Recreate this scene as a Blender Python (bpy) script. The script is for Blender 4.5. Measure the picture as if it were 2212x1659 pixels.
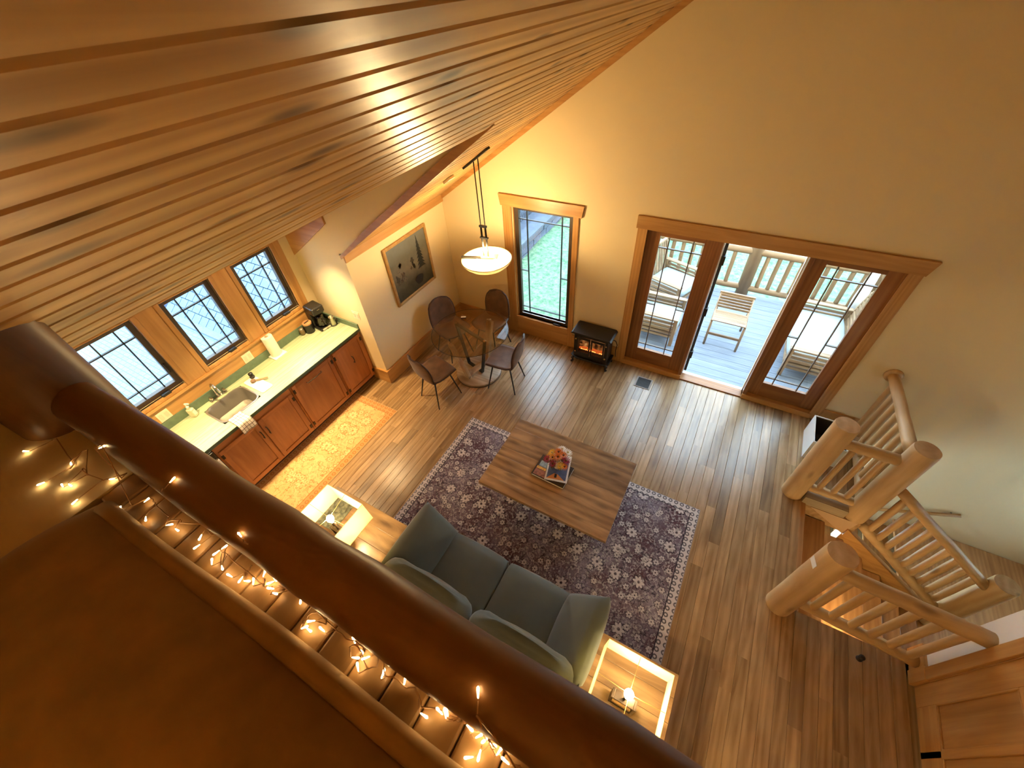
import bpy, bmesh, math, random
from mathutils import Vector, Matrix, Euler
random.seed(7)
for o in list(bpy.data.objects):
    bpy.data.objects.remove(o)
SC = bpy.context.scene
COL = SC.collection
PI = math.pi

# ---------------------------------------------------------------- camera
RC = [[0.87329894, 0.48375005, -0.05774824],
      [0.31067255, -0.64427377, -0.69885182],
      [-0.37527528, 0.59236576, -0.71293146]]   # rows: camera right, down, forward in room axes
cam = bpy.data.cameras.new('camera')
cam.sensor_fit = 'HORIZONTAL'; cam.sensor_width = 36.0
cam.lens = 36.0 * 880.8 / 2212.0
cam.clip_start = 0.02; cam.clip_end = 200
cam.dof.use_dof = True; cam.dof.focus_distance = 4.6; cam.dof.aperture_fstop = 9.0
camo = bpy.data.objects.new('camera', cam); COL.objects.link(camo)
r, d, f_ = [Vector(v) for v in RC]
camo.matrix_world = Matrix(((r.x, -d.x, -f_.x, 0), (r.y, -d.y, -f_.y, 0), (r.z, -d.z, -f_.z, 4.2), (0, 0, 0, 1)))
SC.camera = camo

# ---------------------------------------------------------------- sky and exposure
world = bpy.data.worlds.new('overcast_sky'); SC.world = world
world.use_nodes = True
bg = world.node_tree.nodes['Background']
bg.inputs[0].default_value = (0.62, 0.83, 1.0, 1)
bg.inputs[1].default_value = 7.8
SC.view_settings.view_transform = 'Standard'
SC.view_settings.look = 'None'
SC.view_settings.gamma = 1.0
SC.view_settings.use_curve_mapping = False
SC.view_settings.exposure = 0.35
LAMP = (1.0, 0.71, 0.35)      # warm bulbs

def lamp(name, kind, loc, energy, color=LAMP, size=0.05, rot=(0, 0, 0), parent=None, spot=None, sy=None):
    l = bpy.data.lights.new(name, kind); l.energy = energy; l.color = color
    if kind == 'AREA':
        l.size = size
        if sy: l.shape = 'RECTANGLE'; l.size_y = sy
    else:
        l.shadow_soft_size = size
    if kind == 'SPOT':
        l.spot_size = spot or 1.6; l.spot_blend = 1.0
    o = bpy.data.objects.new(name, l); COL.objects.link(o)
    o.location = loc; o.rotation_euler = rot
    if parent: o.parent = parent
    return o

# ---------------------------------------------------------------- materials
def newmat(name):
    m = bpy.data.materials.new(name); m.use_nodes = True
    nt = m.node_tree
    return m, nt, nt.nodes['Principled BSDF']
def N(nt, t, **kw):
    n = nt.nodes.new(t)
    for k, v in kw.items():
        if k.startswith('i_'):
            n.inputs[int(k[2:])].default_value = v
        else:
            setattr(n, k, v)
    return n
def L(nt, a, ao, b, bi):
    nt.links.new(a.outputs[ao], b.inputs[bi])
def ramp(nt, stops):
    n = nt.nodes.new('ShaderNodeValToRGB')
    el = n.color_ramp.elements
    while len(el) < len(stops): el.new(0.5)
    for e, (p, c) in zip(el, stops):
        e.position = p; e.color = (*c, 1) if len(c) == 3 else c
    return n
MATS = {}
def plain(name, col, rough=0.5, metal=0.0, spec=0.5, emit=None, es=0.0, noise=0.0, nscale=30, bump=0.0, sheen=0.0, coat=0.0):
    if name in MATS: return MATS[name]
    m, nt, b = newmat(name)
    b.inputs['Base Color'].default_value = (*col, 1)
    b.inputs['Roughness'].default_value = rough
    b.inputs['Metallic'].default_value = metal
    b.inputs['Specular IOR Level'].default_value = spec
    b.inputs['Sheen Weight'].default_value = sheen
    b.inputs['Coat Weight'].default_value = coat
    if emit:
        b.inputs['Emission Color'].default_value = (*emit, 1); b.inputs['Emission Strength'].default_value = es
    if noise or bump:
        tc = N(nt, 'ShaderNodeTexCoord'); nz = N(nt, 'ShaderNodeTexNoise')
        nz.inputs['Scale'].default_value = nscale; nz.inputs['Detail'].default_value = 3
        L(nt, tc, 'Object', nz, 'Vector')
        if noise:
            rp = ramp(nt, [(0.3, tuple(c * (1 - noise) for c in col)), (0.7, tuple(min(1, c * (1 + noise)) for c in col))])
            L(nt, nz, 'Fac', rp, 'Fac'); L(nt, rp, 'Color', b, 'Base Color')
        if bump:
            bp = N(nt, 'ShaderNodeBump'); bp.inputs['Strength'].default_value = bump; bp.inputs['Distance'].default_value = 0.01
            L(nt, nz, 'Fac', bp, 'Height'); L(nt, bp, 'Normal', b, 'Normal')
    MATS[name] = m
    return m
def wood(name, dark, light, axis='Y', grain=14.0, along=0.9, rough=0.4, tint=0.25, knots=0.0, bump=0.08, coat=0.0, line=0.5):
    """plank wood: streaks along one local axis, a tint per piece, optional knots"""
    if name in MATS: return MATS[name]
    m, nt, b = newmat(name)
    tc = N(nt, 'ShaderNodeTexCoord'); oi = N(nt, 'ShaderNodeObjectInfo')
    mul = N(nt, 'ShaderNodeVectorMath', operation='SCALE'); mul.inputs[0].default_value = (37.0, 53.0, 71.0)
    L(nt, oi, 'Random', mul, 'Scale')
    add = N(nt, 'ShaderNodeVectorMath', operation='ADD')
    L(nt, tc, 'Object', add, 0); L(nt, mul, 'Vector', add, 1)
    mp = N(nt, 'ShaderNodeMapping')
    s = [grain] * 3; s['XYZ'.index(axis)] = along
    mp.inputs['Scale'].default_value = s
    L(nt, add, 'Vector', mp, 'Vector')
    nz = N(nt, 'ShaderNodeTexNoise'); nz.inputs['Scale'].default_value = 1.0; nz.inputs['Detail'].default_value = 4
    nz.inputs['Roughness'].default_value = 0.62; nz.inputs['Distortion'].default_value = 1.2
    L(nt, mp, 'Vector', nz, 'Vector')
    wv = N(nt, 'ShaderNodeTexWave', wave_type='BANDS', bands_direction='X' if axis != 'X' else 'Y')
    wv.inputs['Scale'].default_value = 0.32; wv.inputs['Distortion'].default_value = 14.0; wv.inputs['Detail'].default_value = 2
    wv.inputs['Detail Scale'].default_value = 0.7
    L(nt, mp, 'Vector', wv, 'Vector')
    mpb = N(nt, 'ShaderNodeMapping'); sb_ = [grain * 0.28] * 3; sb_['XYZ'.index(axis)] = along * 1.1
    mpb.inputs['Scale'].default_value = sb_; L(nt, add, 'Vector', mpb, 'Vector')
    nb_ = N(nt, 'ShaderNodeTexNoise'); nb_.inputs['Scale'].default_value = 1.0; nb_.inputs['Detail'].default_value = 2; nb_.inputs['Distortion'].default_value = 0.8
    L(nt, mpb, 'Vector', nb_, 'Vector')
    mx0 = N(nt, 'ShaderNodeMix'); mx0.inputs['Factor'].default_value = 0.5
    L(nt, nz, 'Fac', mx0, 'A'); L(nt, nb_, 'Fac', mx0, 'B')
    mx = N(nt, 'ShaderNodeMix'); mx.inputs['Factor'].default_value = line * 0.28
    L(nt, mx0, 'Result', mx, 'A'); L(nt, wv, 'Fac', mx, 'B')
    mid = tuple((a + c) / 2 for a, c in zip(dark, light))
    rp = ramp(nt, [(0.32, dark), (0.5, mid), (0.66, light)])
    L(nt, mx, 'Result', rp, 'Fac')
    col = (rp, 'Color')
    if knots:
        mp2 = N(nt, 'ShaderNodeMapping'); s2 = [5.0] * 3; s2['XYZ'.index(axis)] = 1.6
        mp2.inputs['Scale'].default_value = s2
        L(nt, add, 'Vector', mp2, 'Vector')
        vo = N(nt, 'ShaderNodeTexVoronoi', voronoi_dimensions='2D' if axis in 'XY' else '3D'); vo.inputs['Scale'].default_value = 1.0
        L(nt, mp2, 'Vector', vo, 'Vector')
        kr = ramp(nt, [(0.0, (1, 1, 1)), (0.06, (0.8, 0.8, 0.8)), (0.15, (0, 0, 0))])
        L(nt, vo, 'Distance', kr, 'Fac')
        km = N(nt, 'ShaderNodeMix', data_type='RGBA'); 
        mm = N(nt, 'ShaderNodeMath', operation='MULTIPLY'); mm.inputs[1].default_value = knots
        L(nt, kr, 'Color', mm, 0); L(nt, mm, 'Value', km, 0)
        L(nt, rp, 'Color', km, 6); km.inputs[7].default_value = (*(c * 0.28 for c in dark), 1)
        col = (km, 2)
    hsv = N(nt, 'ShaderNodeHueSaturation')
    mr = N(nt, 'ShaderNodeMapRange'); mr.inputs[3].default_value = 1 - tint; mr.inputs[4].default_value = 1 + tint
    L(nt, oi, 'Random', mr, 0); L(nt, mr, 0, hsv, 'Value')
    L(nt, col[0], col[1], hsv, 'Color')
    L(nt, hsv, 'Color', b, 'Base Color')
    b.inputs['Roughness'].default_value = rough
    b.inputs['Coat Weight'].default_value = coat; b.inputs['Coat Roughness'].default_value = 0.15
    if bump > 0.095:
        bp = N(nt, 'ShaderNodeBump'); bp.inputs['Strength'].default_value = bump; bp.inputs['Distance'].default_value = 0.004
        L(nt, nz, 'Fac', bp, 'Height'); L(nt, bp, 'Normal', b, 'Normal')
    MATS[name] = m
    return m
def glassmat(name, tint=(1, 1, 1), refl=1.0, rough=0.0):
    """thin pane: clear view through plus a fresnel reflection"""
    if name in MATS: return MATS[name]
    m = bpy.data.materials.new(name); m.use_nodes = True; nt = m.node_tree; nt.nodes.clear()
    out = N(nt, 'ShaderNodeOutputMaterial'); tr = N(nt, 'ShaderNodeBsdfTransparent'); gl = N(nt, 'ShaderNodeBsdfGlossy')
    tr.inputs[0].default_value = (*tint, 1); gl.inputs['Roughness'].default_value = rough
    gl.inputs[0].default_value = (refl, refl, refl, 1)
    lw = N(nt, 'ShaderNodeLayerWeight'); lw.inputs[0].default_value = 0.5
    pw_ = N(nt, 'ShaderNodeMath', operation='POWER'); pw_.inputs[1].default_value = 5.0; L(nt, lw, 'Facing', pw_, 0)
    fr = N(nt, 'ShaderNodeMath', operation='MULTIPLY_ADD'); fr.inputs[1].default_value = 0.9; fr.inputs[2].default_value = 0.04; L(nt, pw_, 0, fr, 0)
    mx = N(nt, 'ShaderNodeMixShader')
    L(nt, fr, 0, mx, 0); L(nt, tr, 0, mx, 1); L(nt, gl, 0, mx, 2); L(nt, mx, 0, out, 0)
    MATS[name] = m
    return m
def emissive(name, col, strength):
    if name in MATS: return MATS[name]
    m = bpy.data.materials.new(name); m.use_nodes = True; nt = m.node_tree; nt.nodes.clear()
    out = N(nt, 'ShaderNodeOutputMaterial'); e = N(nt, 'ShaderNodeEmission')
    e.inputs[0].default_value = (*col, 1); e.inputs[1].default_value = strength
    L(nt, e, 0, out, 0); MATS[name] = m
    return m

# ---------------------------------------------------------------- geometry helpers
class MB:
    """collects shapes into one mesh"""
    def __init__(s): s.v = []; s.f = []
    def add(s, vs, fs):
        n = len(s.v); s.v += [tuple(v) for v in vs]; s.f += [tuple(i + n for i in f) for f in fs]; return s
    def box(s, x0, x1, y0, y1, z0, z1, M=None):
        vs = [Vector(p) for p in ((x0, y0, z0), (x1, y0, z0), (x1, y1, z0), (x0, y1, z0), (x0, y0, z1), (x1, y0, z1), (x1, y1, z1), (x0, y1, z1))]
        if M: vs = [M @ v for v in vs]
        return s.add(vs, [(0, 3, 2, 1), (4, 5, 6, 7), (0, 1, 5, 4), (1, 2, 6, 5), (2, 3, 7, 6), (3, 0, 4, 7)])
    def hexa(s, p):   # eight corners, bottom four then top four
        return s.add(p, [(0, 3, 2, 1), (4, 5, 6, 7), (0, 1, 5, 4), (1, 2, 6, 5), (2, 3, 7, 6), (3, 0, 4, 7)])
    def prism(s, poly, ax, a0, a1):
        """polygon extruded along axis ax ('x','y','z') from a0 to a1; poly in the two other axes in order"""
        def P(u, v, a): return {'x': (a, u, v), 'y': (u, a, v), 'z': (u, v, a)}[ax]
        n = len(poly)
        vs = [P(u, v, a0) for u, v in poly] + [P(u, v, a1) for u, v in poly]
        fs = [tuple(range(n)), tuple(range(2 * n - 1, n - 1, -1))]
        fs += [(i, i + n, (i + 1) % n + n, (i + 1) % n) for i in range(n)]
        return s.add(vs, fs)
    def cyl(s, p0, p1, r0, r1=None, seg=12, cap=True):
        r1 = r0 if r1 is None else r1
        return s.tube([p0, p1], [r0, r1], seg, cap)
    def tube(s, pts, rad, seg=8, cap=True, wob=0.0, closed=False):
        pts = [Vector(p) for p in pts]; n = len(pts)
        if not isinstance(rad, (list, tuple)): rad = [rad] * n
        base = len(s.v); t0 = None
        ref = None
        for i, p in enumerate(pts):
            a = pts[max(i - 1, 0)] if not closed else pts[i - 1]
            b = pts[min(i + 1, n - 1)] if not closed else pts[(i + 1) % n]
            t = (b - a).normalized() if (b - a).length > 1e-9 else Vector((0, 0, 1))
            if ref is None:
                ref = t.orthogonal().normalized()
            ref = (ref - t * ref.dot(t))
            ref = ref.normalized() if ref.length > 1e-6 else t.orthogonal().normalized()
            bi = t.cross(ref)
            for k in range(seg):
                a_ = 2 * PI * k / seg
                rr = rad[i] * (1 + (random.uniform(-wob, wob) if wob else 0))
                s.v.append(tuple(p + (ref * math.cos(a_) + bi * math.sin(a_)) * rr))
        m = n if closed else n - 1
        for i in range(m):
            for k in range(seg):
                j = (i + 1) % n
                s.f.append((base + i * seg + k, base + i * seg + (k + 1) % seg, base + j * seg + (k + 1) % seg, base + j * seg + k))
        if cap and not closed:
            s.f.append(tuple(base + k for k in reversed(range(seg))))
            s.f.append(tuple(base + (n - 1) * seg + k for k in range(seg)))
        return s
    def lathe(s, prof, seg=24, c=(0, 0, 0), cap=True):
        base = len(s.v); n = len(prof)
        for r_, z in prof:
            for k in range(seg):
                a = 2 * PI * k / seg
                s.v.append((c[0] + r_ * math.cos(a), c[1] + r_ * math.sin(a), c[2] + z))
        for i in range(n - 1):
            for k in range(seg):
                s.f.append((base + i * seg + k, base + i * seg + (k + 1) % seg, base + (i + 1) * seg + (k + 1) % seg, base + (i + 1) * seg + k))
        if cap:
            s.f.append(tuple(base + k for k in reversed(range(seg))))
            s.f.append(tuple(base + (n - 1) * seg + k for k in range(seg)))
        return s
    def grid(s, fn, nu, nv, closeu=False):
        base = len(s.v)
        for j in range(nv + 1):
            for i in range(nu + (0 if closeu else 1)):
                s.v.append(tuple(fn(i / nu, j / nv)))
        w = nu + (0 if closeu else 1)
        for j in range(nv):
            for i in range(nu):
                i2 = (i + 1) % w
                s.f.append((base + j * w + i, base + j * w + i2, base + (j + 1) * w + i2, base + (j + 1) * w + i))
        return s
    def build(s, name, mat, parent=None, smooth=False, bevel=0.0, seg=2, loc=None, rot=None, solid=0.0, subsurf=0):
        me = bpy.data.meshes.new(name); me.from_pydata(s.v, [], s.f); me.update()
        bm = bmesh.new(); bm.from_mesh(me); bmesh.ops.recalc_face_normals(bm, faces=bm.faces); bm.to_mesh(me); bm.free()
        me.materials.append(mat)
        if smooth:
            for p in me.polygons: p.use_smooth = True
            if smooth == 'auto': me.set_sharp_from_angle(angle=math.radians(40))
        o = bpy.data.objects.new(name, me); COL.objects.link(o)
        if solid:
            md = o.modifiers.new('solid', 'SOLIDIFY'); md.thickness = solid; md.offset = 0
        if subsurf:
            md = o.modifiers.new('sub', 'SUBSURF'); md.levels = subsurf; md.render_levels = subsurf
        if bevel:
            md = o.modifiers.new('bevel', 'BEVEL'); md.width = bevel; md.segments = seg; md.limit_method = 'ANGLE'; md.angle_limit = 0.7
        if loc: o.location = loc
        if rot: o.rotation_euler = rot
        if parent: o.parent = parent
        return o
def pillow(w, d_, h, nu=18, nv=14, pw=0.35, crown=1.0):
    """soft cushion centred on the origin: edges pinched, crown in the middle"""
    mb = MB()
    def prof(u): return max(0.0, 1 - abs(2 * u - 1) ** 2.6) ** pw
    def top(sg):
        def fn(u, v):
            k = prof(u) * prof(v)
            return (w * (u - 0.5), d_ * (v - 0.5), sg * h / 2 * k * crown)
        return fn
    mb.grid(top(1), nu, nv); mb.grid(top(-1), nu, nv)
    mb2 = MB(); mb2.v = mb.v; mb2.f = mb.f
    return mb2
def tag(o, label=None, cat=None, group=None, kind=None):
    if label: o['label'] = label
    if cat: o['category'] = cat
    if group: o['group'] = group
    if kind: o['kind'] = kind
    return o
def thing(name, label, cat, loc=(0, 0, 0), rz=0.0, group=None):
    o = bpy.data.objects.new(name, None); COL.objects.link(o); o.empty_display_size = 0.1
    o.location = loc; o.rotation_euler = (0, 0, rz)
    return tag(o, label, cat, group)
def struct(o, label=None):
    o['kind'] = 'structure'
    if label: o['label'] = label
    return o
def copy_tree(o, parent=None):
    c = o.copy(); COL.objects.link(c)
    if parent: c.parent = parent
    for ch in [x for x in COL.objects if x.parent == o]:
        copy_tree(ch, c)
    return c
def share(src, name, loc, parent, rot=None, scale=None):
    o = bpy.data.objects.new(name, src.data); COL.objects.link(o); o.location = loc
    for md in src.modifiers:
        n = o.modifiers.new(md.name, md.type)
        if md.type == 'BEVEL': n.width = md.width; n.segments = md.segments; n.limit_method = 'ANGLE'; n.angle_limit = md.angle_limit
    if rot: o.rotation_euler = rot
    if scale: o.scale = scale
    o.parent = parent
    return o

# ================================================================ materials of the room
M_WALL = plain('cream_plaster', (0.80, 0.655, 0.39), 0.85)
M_WHITE = plain('white_plaster', (0.88, 0.87, 0.83), 0.8)
M_FLOOR = wood('oak_floor', (0.215, 0.120, 0.050), (0.45, 0.285, 0.135), 'Y', grain=17, along=1.6, rough=0.27, tint=0.26, bump=0.08, line=0.4)
M_CEIL = wood('pine_ceiling', (0.40, 0.205, 0.06), (0.66, 0.40, 0.145), 'Y', grain=10, along=0.55, rough=0.36, tint=0.14, knots=0.9, bump=0.10, line=0.7)
M_TRIMX = wood('fir_trim_x', (0.41, 0.195, 0.05), (0.60, 0.325, 0.105), 'X', grain=22, along=1.3, rough=0.38, tint=0.08, bump=0.04)
M_TRIMY = wood('fir_trim_y', (0.41, 0.195, 0.05), (0.60, 0.325, 0.105), 'Y', grain=22, along=1.3, rough=0.38, tint=0.08, bump=0.04)
M_TRIMZ = wood('fir_trim_z', (0.41, 0.195, 0.05), (0.60, 0.325, 0.105), 'Z', grain=22, along=1.3, rough=0.38, tint=0.08, bump=0.04)
M_DOORZ = wood('fir_door_z', (0.20, 0.075, 0.022), (0.33, 0.14, 0.042), 'Z', grain=22, along=1.2, rough=0.36, tint=0.08, bump=0.04)
M_DOORX = wood('fir_door_x', (0.20, 0.075, 0.022), (0.33, 0.14, 0.042), 'X', grain=22, along=1.2, rough=0.36, tint=0.08, bump=0.04)
M_SASH = plain('brown_sash', (0.06, 0.04, 0.025), 0.45)
M_PANE = glassmat('window_glass', (0.97, 0.99, 1.0), 0.8)
M_BLACK = plain('black_metal', (0.012, 0.011, 0.01), 0.4)
M_BRONZE = plain('dark_bronze', (0.045, 0.03, 0.018), 0.38, metal=0.7)
M_SINK = plain('dull_steel', (0.36, 0.34, 0.30), 0.38, metal=0.75)
M_CHROME = plain('brushed_steel', (0.62, 0.60, 0.56), 0.22, metal=1.0)

M_FLOOR.node_tree.nodes['Principled BSDF'].inputs['Specular IOR Level'].default_value = 0.75
SL = 0.667
def zmain(x): return 4.601 + SL * x          # underside of the main roof slope
RX = 0.62; RZ = zmain(RX)                     # ridge
def ztop(x): return zmain(x) if x <= RX else RZ - SL * (x - RX)
DK = -1.754                                   # where the kitchen dormer breaks out of the slope
def zdorm(x): return zmain(DK) + 0.42 * (x - DK)
YB = 4.622; YC = 2.74; XP = -3.85; XK = -4.75; YR = -3.2; XR = 4.7

# ================================================================ floor
mb = MB()
mb.box(-4.9, 1.49, YR, YB + 0.05, -0.25, -0.022)
mb.box(1.49, 3.2, YR, 2.0, -0.25, -0.022); mb.box(1.49, 2.33, 2.0, 2.10, -0.25, -0.022)
mb.box(1.49, 2.02, 3.30, YB + 0.05, -0.25, -0.022)
floor = struct(mb.build('floor', M_FLOOR), 'brown oak plank floor of the living room')
BW = 0.1
def board_mesh(ln, w):
    b = MB(); c = 0.0025
    b.prism([(-w / 2 + 0.0006, -0.02), (w / 2 - 0.0006, -0.02), (w / 2 - 0.0006, -c), (w / 2 - c, 0), (-w / 2 + c, 0), (-w / 2 + 0.0006, -c)], 'y', 0, ln)
    return b
proto = {}
def floor_board(x, y, ln, w=BW):
    k = (round(ln, 2), w)
    if k not in proto:
        o = board_mesh(k[0], w).build('floor_board', M_FLOOR, floor); proto[k] = o; o.location = (x, y, 0)
    else:
        o = share(proto[k], 'floor_board', (x, y, 0), floor)
    return o
rb = random.Random(11)
LENS = [0.7, 0.95, 1.2, 1.5, 1.8, 2.1]
def lay_row(x, y0, y1):
    y = y0
    first = True
    while y < y1 - 0.01:
        ln = rb.choice(LENS)
        if first: ln = rb.choice([0.4, 0.7, 1.0, 1.3]); first = False
        if y1 - (y + ln) < 0.35: ln = round(y1 - y, 2)
        floor_board(x, y, ln); y = round(y + ln, 4)
x = -4.16
while x < 2.33:
    if x < 1.46: lay_row(x, 0.2, YB)
    else:
        lay_row(x, 0.2, 2.1)
        if x < 1.98: lay_row(x, 3.32, YB)
    x += BW
st = MB(); x = -4.86
while x < 2.3:
    y = YR
    st.v  # boards under the loft, too far behind to be told apart
    st.box(x - 0.049, x + 0.049, YR, 0.2, -0.02, 0)
    x += BW
tag(st.build('floor_boards_under_loft', M_FLOOR, floor), kind='stuff')

# ================================================================ ceiling
mb = MB()
T = 0.12
def slope_slab(m_, xa, za, xb, zb, y0, y1, lift=0.022):
    m_.hexa([(xa, y0, za + lift), (xb, y0, zb + lift), (xb, y1, zb + lift), (xa, y1, za + lift),
             (xa, y0, za + T), (xb, y0, zb + T), (xb, y1, zb + T), (xa, y1, za + T)])
slope_slab(mb, DK, zmain(DK), RX, RZ, YR, YB + 0.16)
slope_slab(mb, XP - 0.16, zmain(XP - 0.16), DK, zmain(DK), YC + 0.101, YB + 0.16)
slope_slab(mb, XK - 0.35, zdorm(XK - 0.35), DK, zdorm(DK), YR, YC + 0.1)
slope_slab(mb, RX, RZ, XR + 0.3, ztop(XR + 0.3), YR, YB + 0.16)
ceiling = struct(mb.build('ceiling', M_CEIL), 'sloping ceiling of varnished knotty pine boards')
ang = math.atan(SL)
PX = 0.0784
M_CEIL.node_tree.nodes['Principled BSDF'].inputs['Specular IOR Level'].default_value = 0.22
def ceil_proto(ln, w):
    b = MB(); c = 0.009; hw = w / 2 - 0.0016
    b.prism([(-hw, 0.02), (hw, 0.02), (hw, c), (hw - c * 0.9, 0), (-hw + c * 0.9, 0), (-hw, c)], 'y', 0, ln)
    return b
def ceil_run(x0, x1, y0, ln, zf, a, px):
    w = px / math.cos(a); pr = None; x = x1 - px / 2
    while x > x0:
        if pr is None:
            pr = ceil_proto(ln, w).build('ceiling_board', M_CEIL, ceiling); o = pr
            o.location = (x, y0, zf(x)); o.rotation_euler = (0, -a, 0)
        else:
            o = share(pr, 'ceiling_board', (x, y0, zf(x)), ceiling, rot=(0, -a, 0))
        x -= px
# joints fall at x = DK + n*PX on the big slope
n_up = int((RX - DK) / PX)
ceil_run(DK, DK + n_up * PX, YR, YB - YR, zmain, ang, PX)
ceil_run(XP, DK, YC + 0.0, YB - YC, zmain, ang, PX)
ceil_run(XK - 0.1, DK, YR, YC - YR, zdorm, math.atan(0.42), 0.0856)
xr = RX
pr = None
while xr < XR:
    if pr is None:
        pr = ceil_proto(YB - YR, 0.3 / math.cos(ang)).build('ceiling_board', M_CEIL, ceiling); o = pr
        o.location = (xr + .15, YR, ztop(xr + .15)); o.rotation_euler = (0, ang, 0)
    else:
        share(pr, 'ceiling_board', (xr + .15, YR, ztop(xr + .15)), ceiling, rot=(0, ang, 0))
    xr += 0.3

# ================================================================ walls
DX0, DX1, DZ1 = -0.955, 1.475, 2.045       # french door opening
WX0, WX1, WZ0, WZ1 = -2.70, -1.82, 0.33, 2.085   # tall window opening
mb = MB(); y0, y1 = YB, YB + 0.15
def col(x0, x1, z0, z1=None):
    if z1 is not None:
        mb.box(x0, x1, y0, y1, z0, z1); return
    pts = [x0] + ([RX] if x0 < RX < x1 else []) + [x1]
    for a, b in zip(pts, pts[1:]):
        mb.prism([(a, z0), (b, z0), (b, ztop(b) + 0.03), (a, ztop(a) + 0.03)], 'y', y0, y1)
col(XP - 0.12, WX0, -0.25); col(WX0, WX1, WZ1); col(WX0, WX1, -0.25, WZ0); col(WX1, DX0, -0.25)
col(DX0, DX1, DZ1); col(DX0, DX1, -0.25, -0.03); col(DX1, XR, -2.7)
wall_back = struct(mb.build('wall_back', M_WALL), 'tall cream gable wall with the french doors and the tall window')
mb = MB()
mb.prism([(XP - 0.06, -0.25), (XP - 0.06, zdorm(XP - 0.06) + 0.02), (XK - 0.15, zdorm(XK - 0.15) + 0.02), (XK - 0.15, -0.25)][::-1], 'y', YC, YC + 0.1)
mb.prism([(XP - 0.06, zmain(XP - 0.06) + 0.03), (XP - 0.06, zdorm(XP) + 0.02), (DK, zdorm(DK) + 0.02)], 'y', YC, YC + 0.1)
mb.prism([(XP - 0.06, -0.25), (XP, -0.25), (XP, zmain(XP) + 0.02), (XP - 0.06, zmain(XP) + 0.02)], 'y', YC, YC + 0.1)
wall_cheek = struct(mb.build('wall_kitchen_end', M_WALL), 'cream wall closing the kitchen nook beside the coffee maker')
mb = MB(); mb.box(XP - 0.12, XP, YC + 0.1, YB, -0.25, zmain(XP) + 0.03)
wall_din = struct(mb.build('wall_dining', M_WALL), 'cream wall of the dining corner behind the landscape painting')
mb = MB()
mb.box(XR, XR + 0.12, YR, YB, -2.7, -0.45); mb.box(XR, XR + 0.12, YR, 3.3, -0.45, 2.4)
mb.box(XR, XR + 0.12, 3.3, YB, 0.45, 2.4); mb.box(XR, XR + 0.12, 4.2, YB, -0.45, 0.45)
wall_far = struct(mb.build('wall_stairwell', M_WALL), 'cream outer wall of the stairwell')
mb = MB(); mb.box(2.33, 2.45, YR, 0.95, 0, 3.75); mb.box(2.33, 2.45, 2.01, 2.20, 0, 3.75); mb.box(2.33, 2.45, 0.95, 2.01, 2.06, 3.75)
wall_right = struct(mb.build('wall_right', M_WHITE), 'white wall end beside the panelled door')
mb = MB()
for a, b in ((XK - 0.15, DK), (DK, RX), (RX, XR)):
    mb.prism([(a, -2.7), (b, -2.7), (b, (ztop(b) if b > DK else zmain(DK)) + 0.05), (a, (zdorm(a) if a < DK else ztop(a)) + 0.05)], 'y', YR - 0.1, YR)
struct(mb.build('wall_rear', M_WALL), 'cream wall behind the loft')
# loft: slab, low wall at its edge, knee wall under the slope
mb = MB(); mb.box(XK - 0.15, 2.45, YR, 0.02, 2.42, 2.62)
struct(mb.build('floor_loft', M_TRIMY), 'plank floor of the loft')
mb = MB(); mb.box(DK - 0.1, 2.33, -0.03, 0.03, 2.62, 3.37)
struct(mb.build('wall_loft_guard', M_WALL), 'low guard wall along the loft edge')
mb = MB(); mb.prism([(YR, 2.62), (0.03, 2.62), (0.03, zmain(DK) + 0.02), (YR, zmain(DK) + 0.02)], 'x', DK - 0.1, DK)
struct(mb.build('wall_loft_knee', M_WALL), 'cream knee wall under the slope at the end of the loft couch')
# lower level around the stairs
mb = MB(); mb.box(0.2, XR, 1.9, YB, -2.75, -2.62)
struct(mb.build('floor_lower', M_FLOOR), 'wood floor of the lower level below the stairs')
mb = MB(); mb.box(1.49, XR, 2.0, 2.10, -2.7, -0.022); mb.box(1.40, 1.49, 2.1, 3.3, -2.7, -0.23)
mb.box(2.451, XR, 2.0, 2.10, -0.02, 3.7)
struct(mb.build('wall_stair_side', M_WALL), 'cream side wall of the stair flight')

# ---- kitchen window wall
KW = [(0.45, 0.862), (1.23, 1.65), (2.01, 2.42)]; KZ0, KZ1 = 1.325, 2.06
mb = MB(); E = 0.05
ys = [YR] + [v for a, b in KW for v in (a - E, b + E)] + [YC]
for i in range(0, len(ys), 2):
    mb.box(XK - 0.12, XK, ys[i], ys[i + 1], -0.25, zdorm(XK) + 0.03)
for a, b in KW:
    mb.box(XK - 0.12, XK, a - E, b + E, -0.25, KZ0 - E); mb.box(XK - 0.12, XK, a - E, b + E, KZ1 + E, zdorm(XK) + 0.03)
wall_left = struct(mb.build('wall_left', M_WALL), 'kitchen window wall above the counter')

# ================================================================ trim
tn = [0]
def trim(mbx, mat, label, **kw):
    tn[0] += 1
    return struct(mbx.build('trim_%d' % tn[0], mat, **kw), label)
t = 0.022
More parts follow.
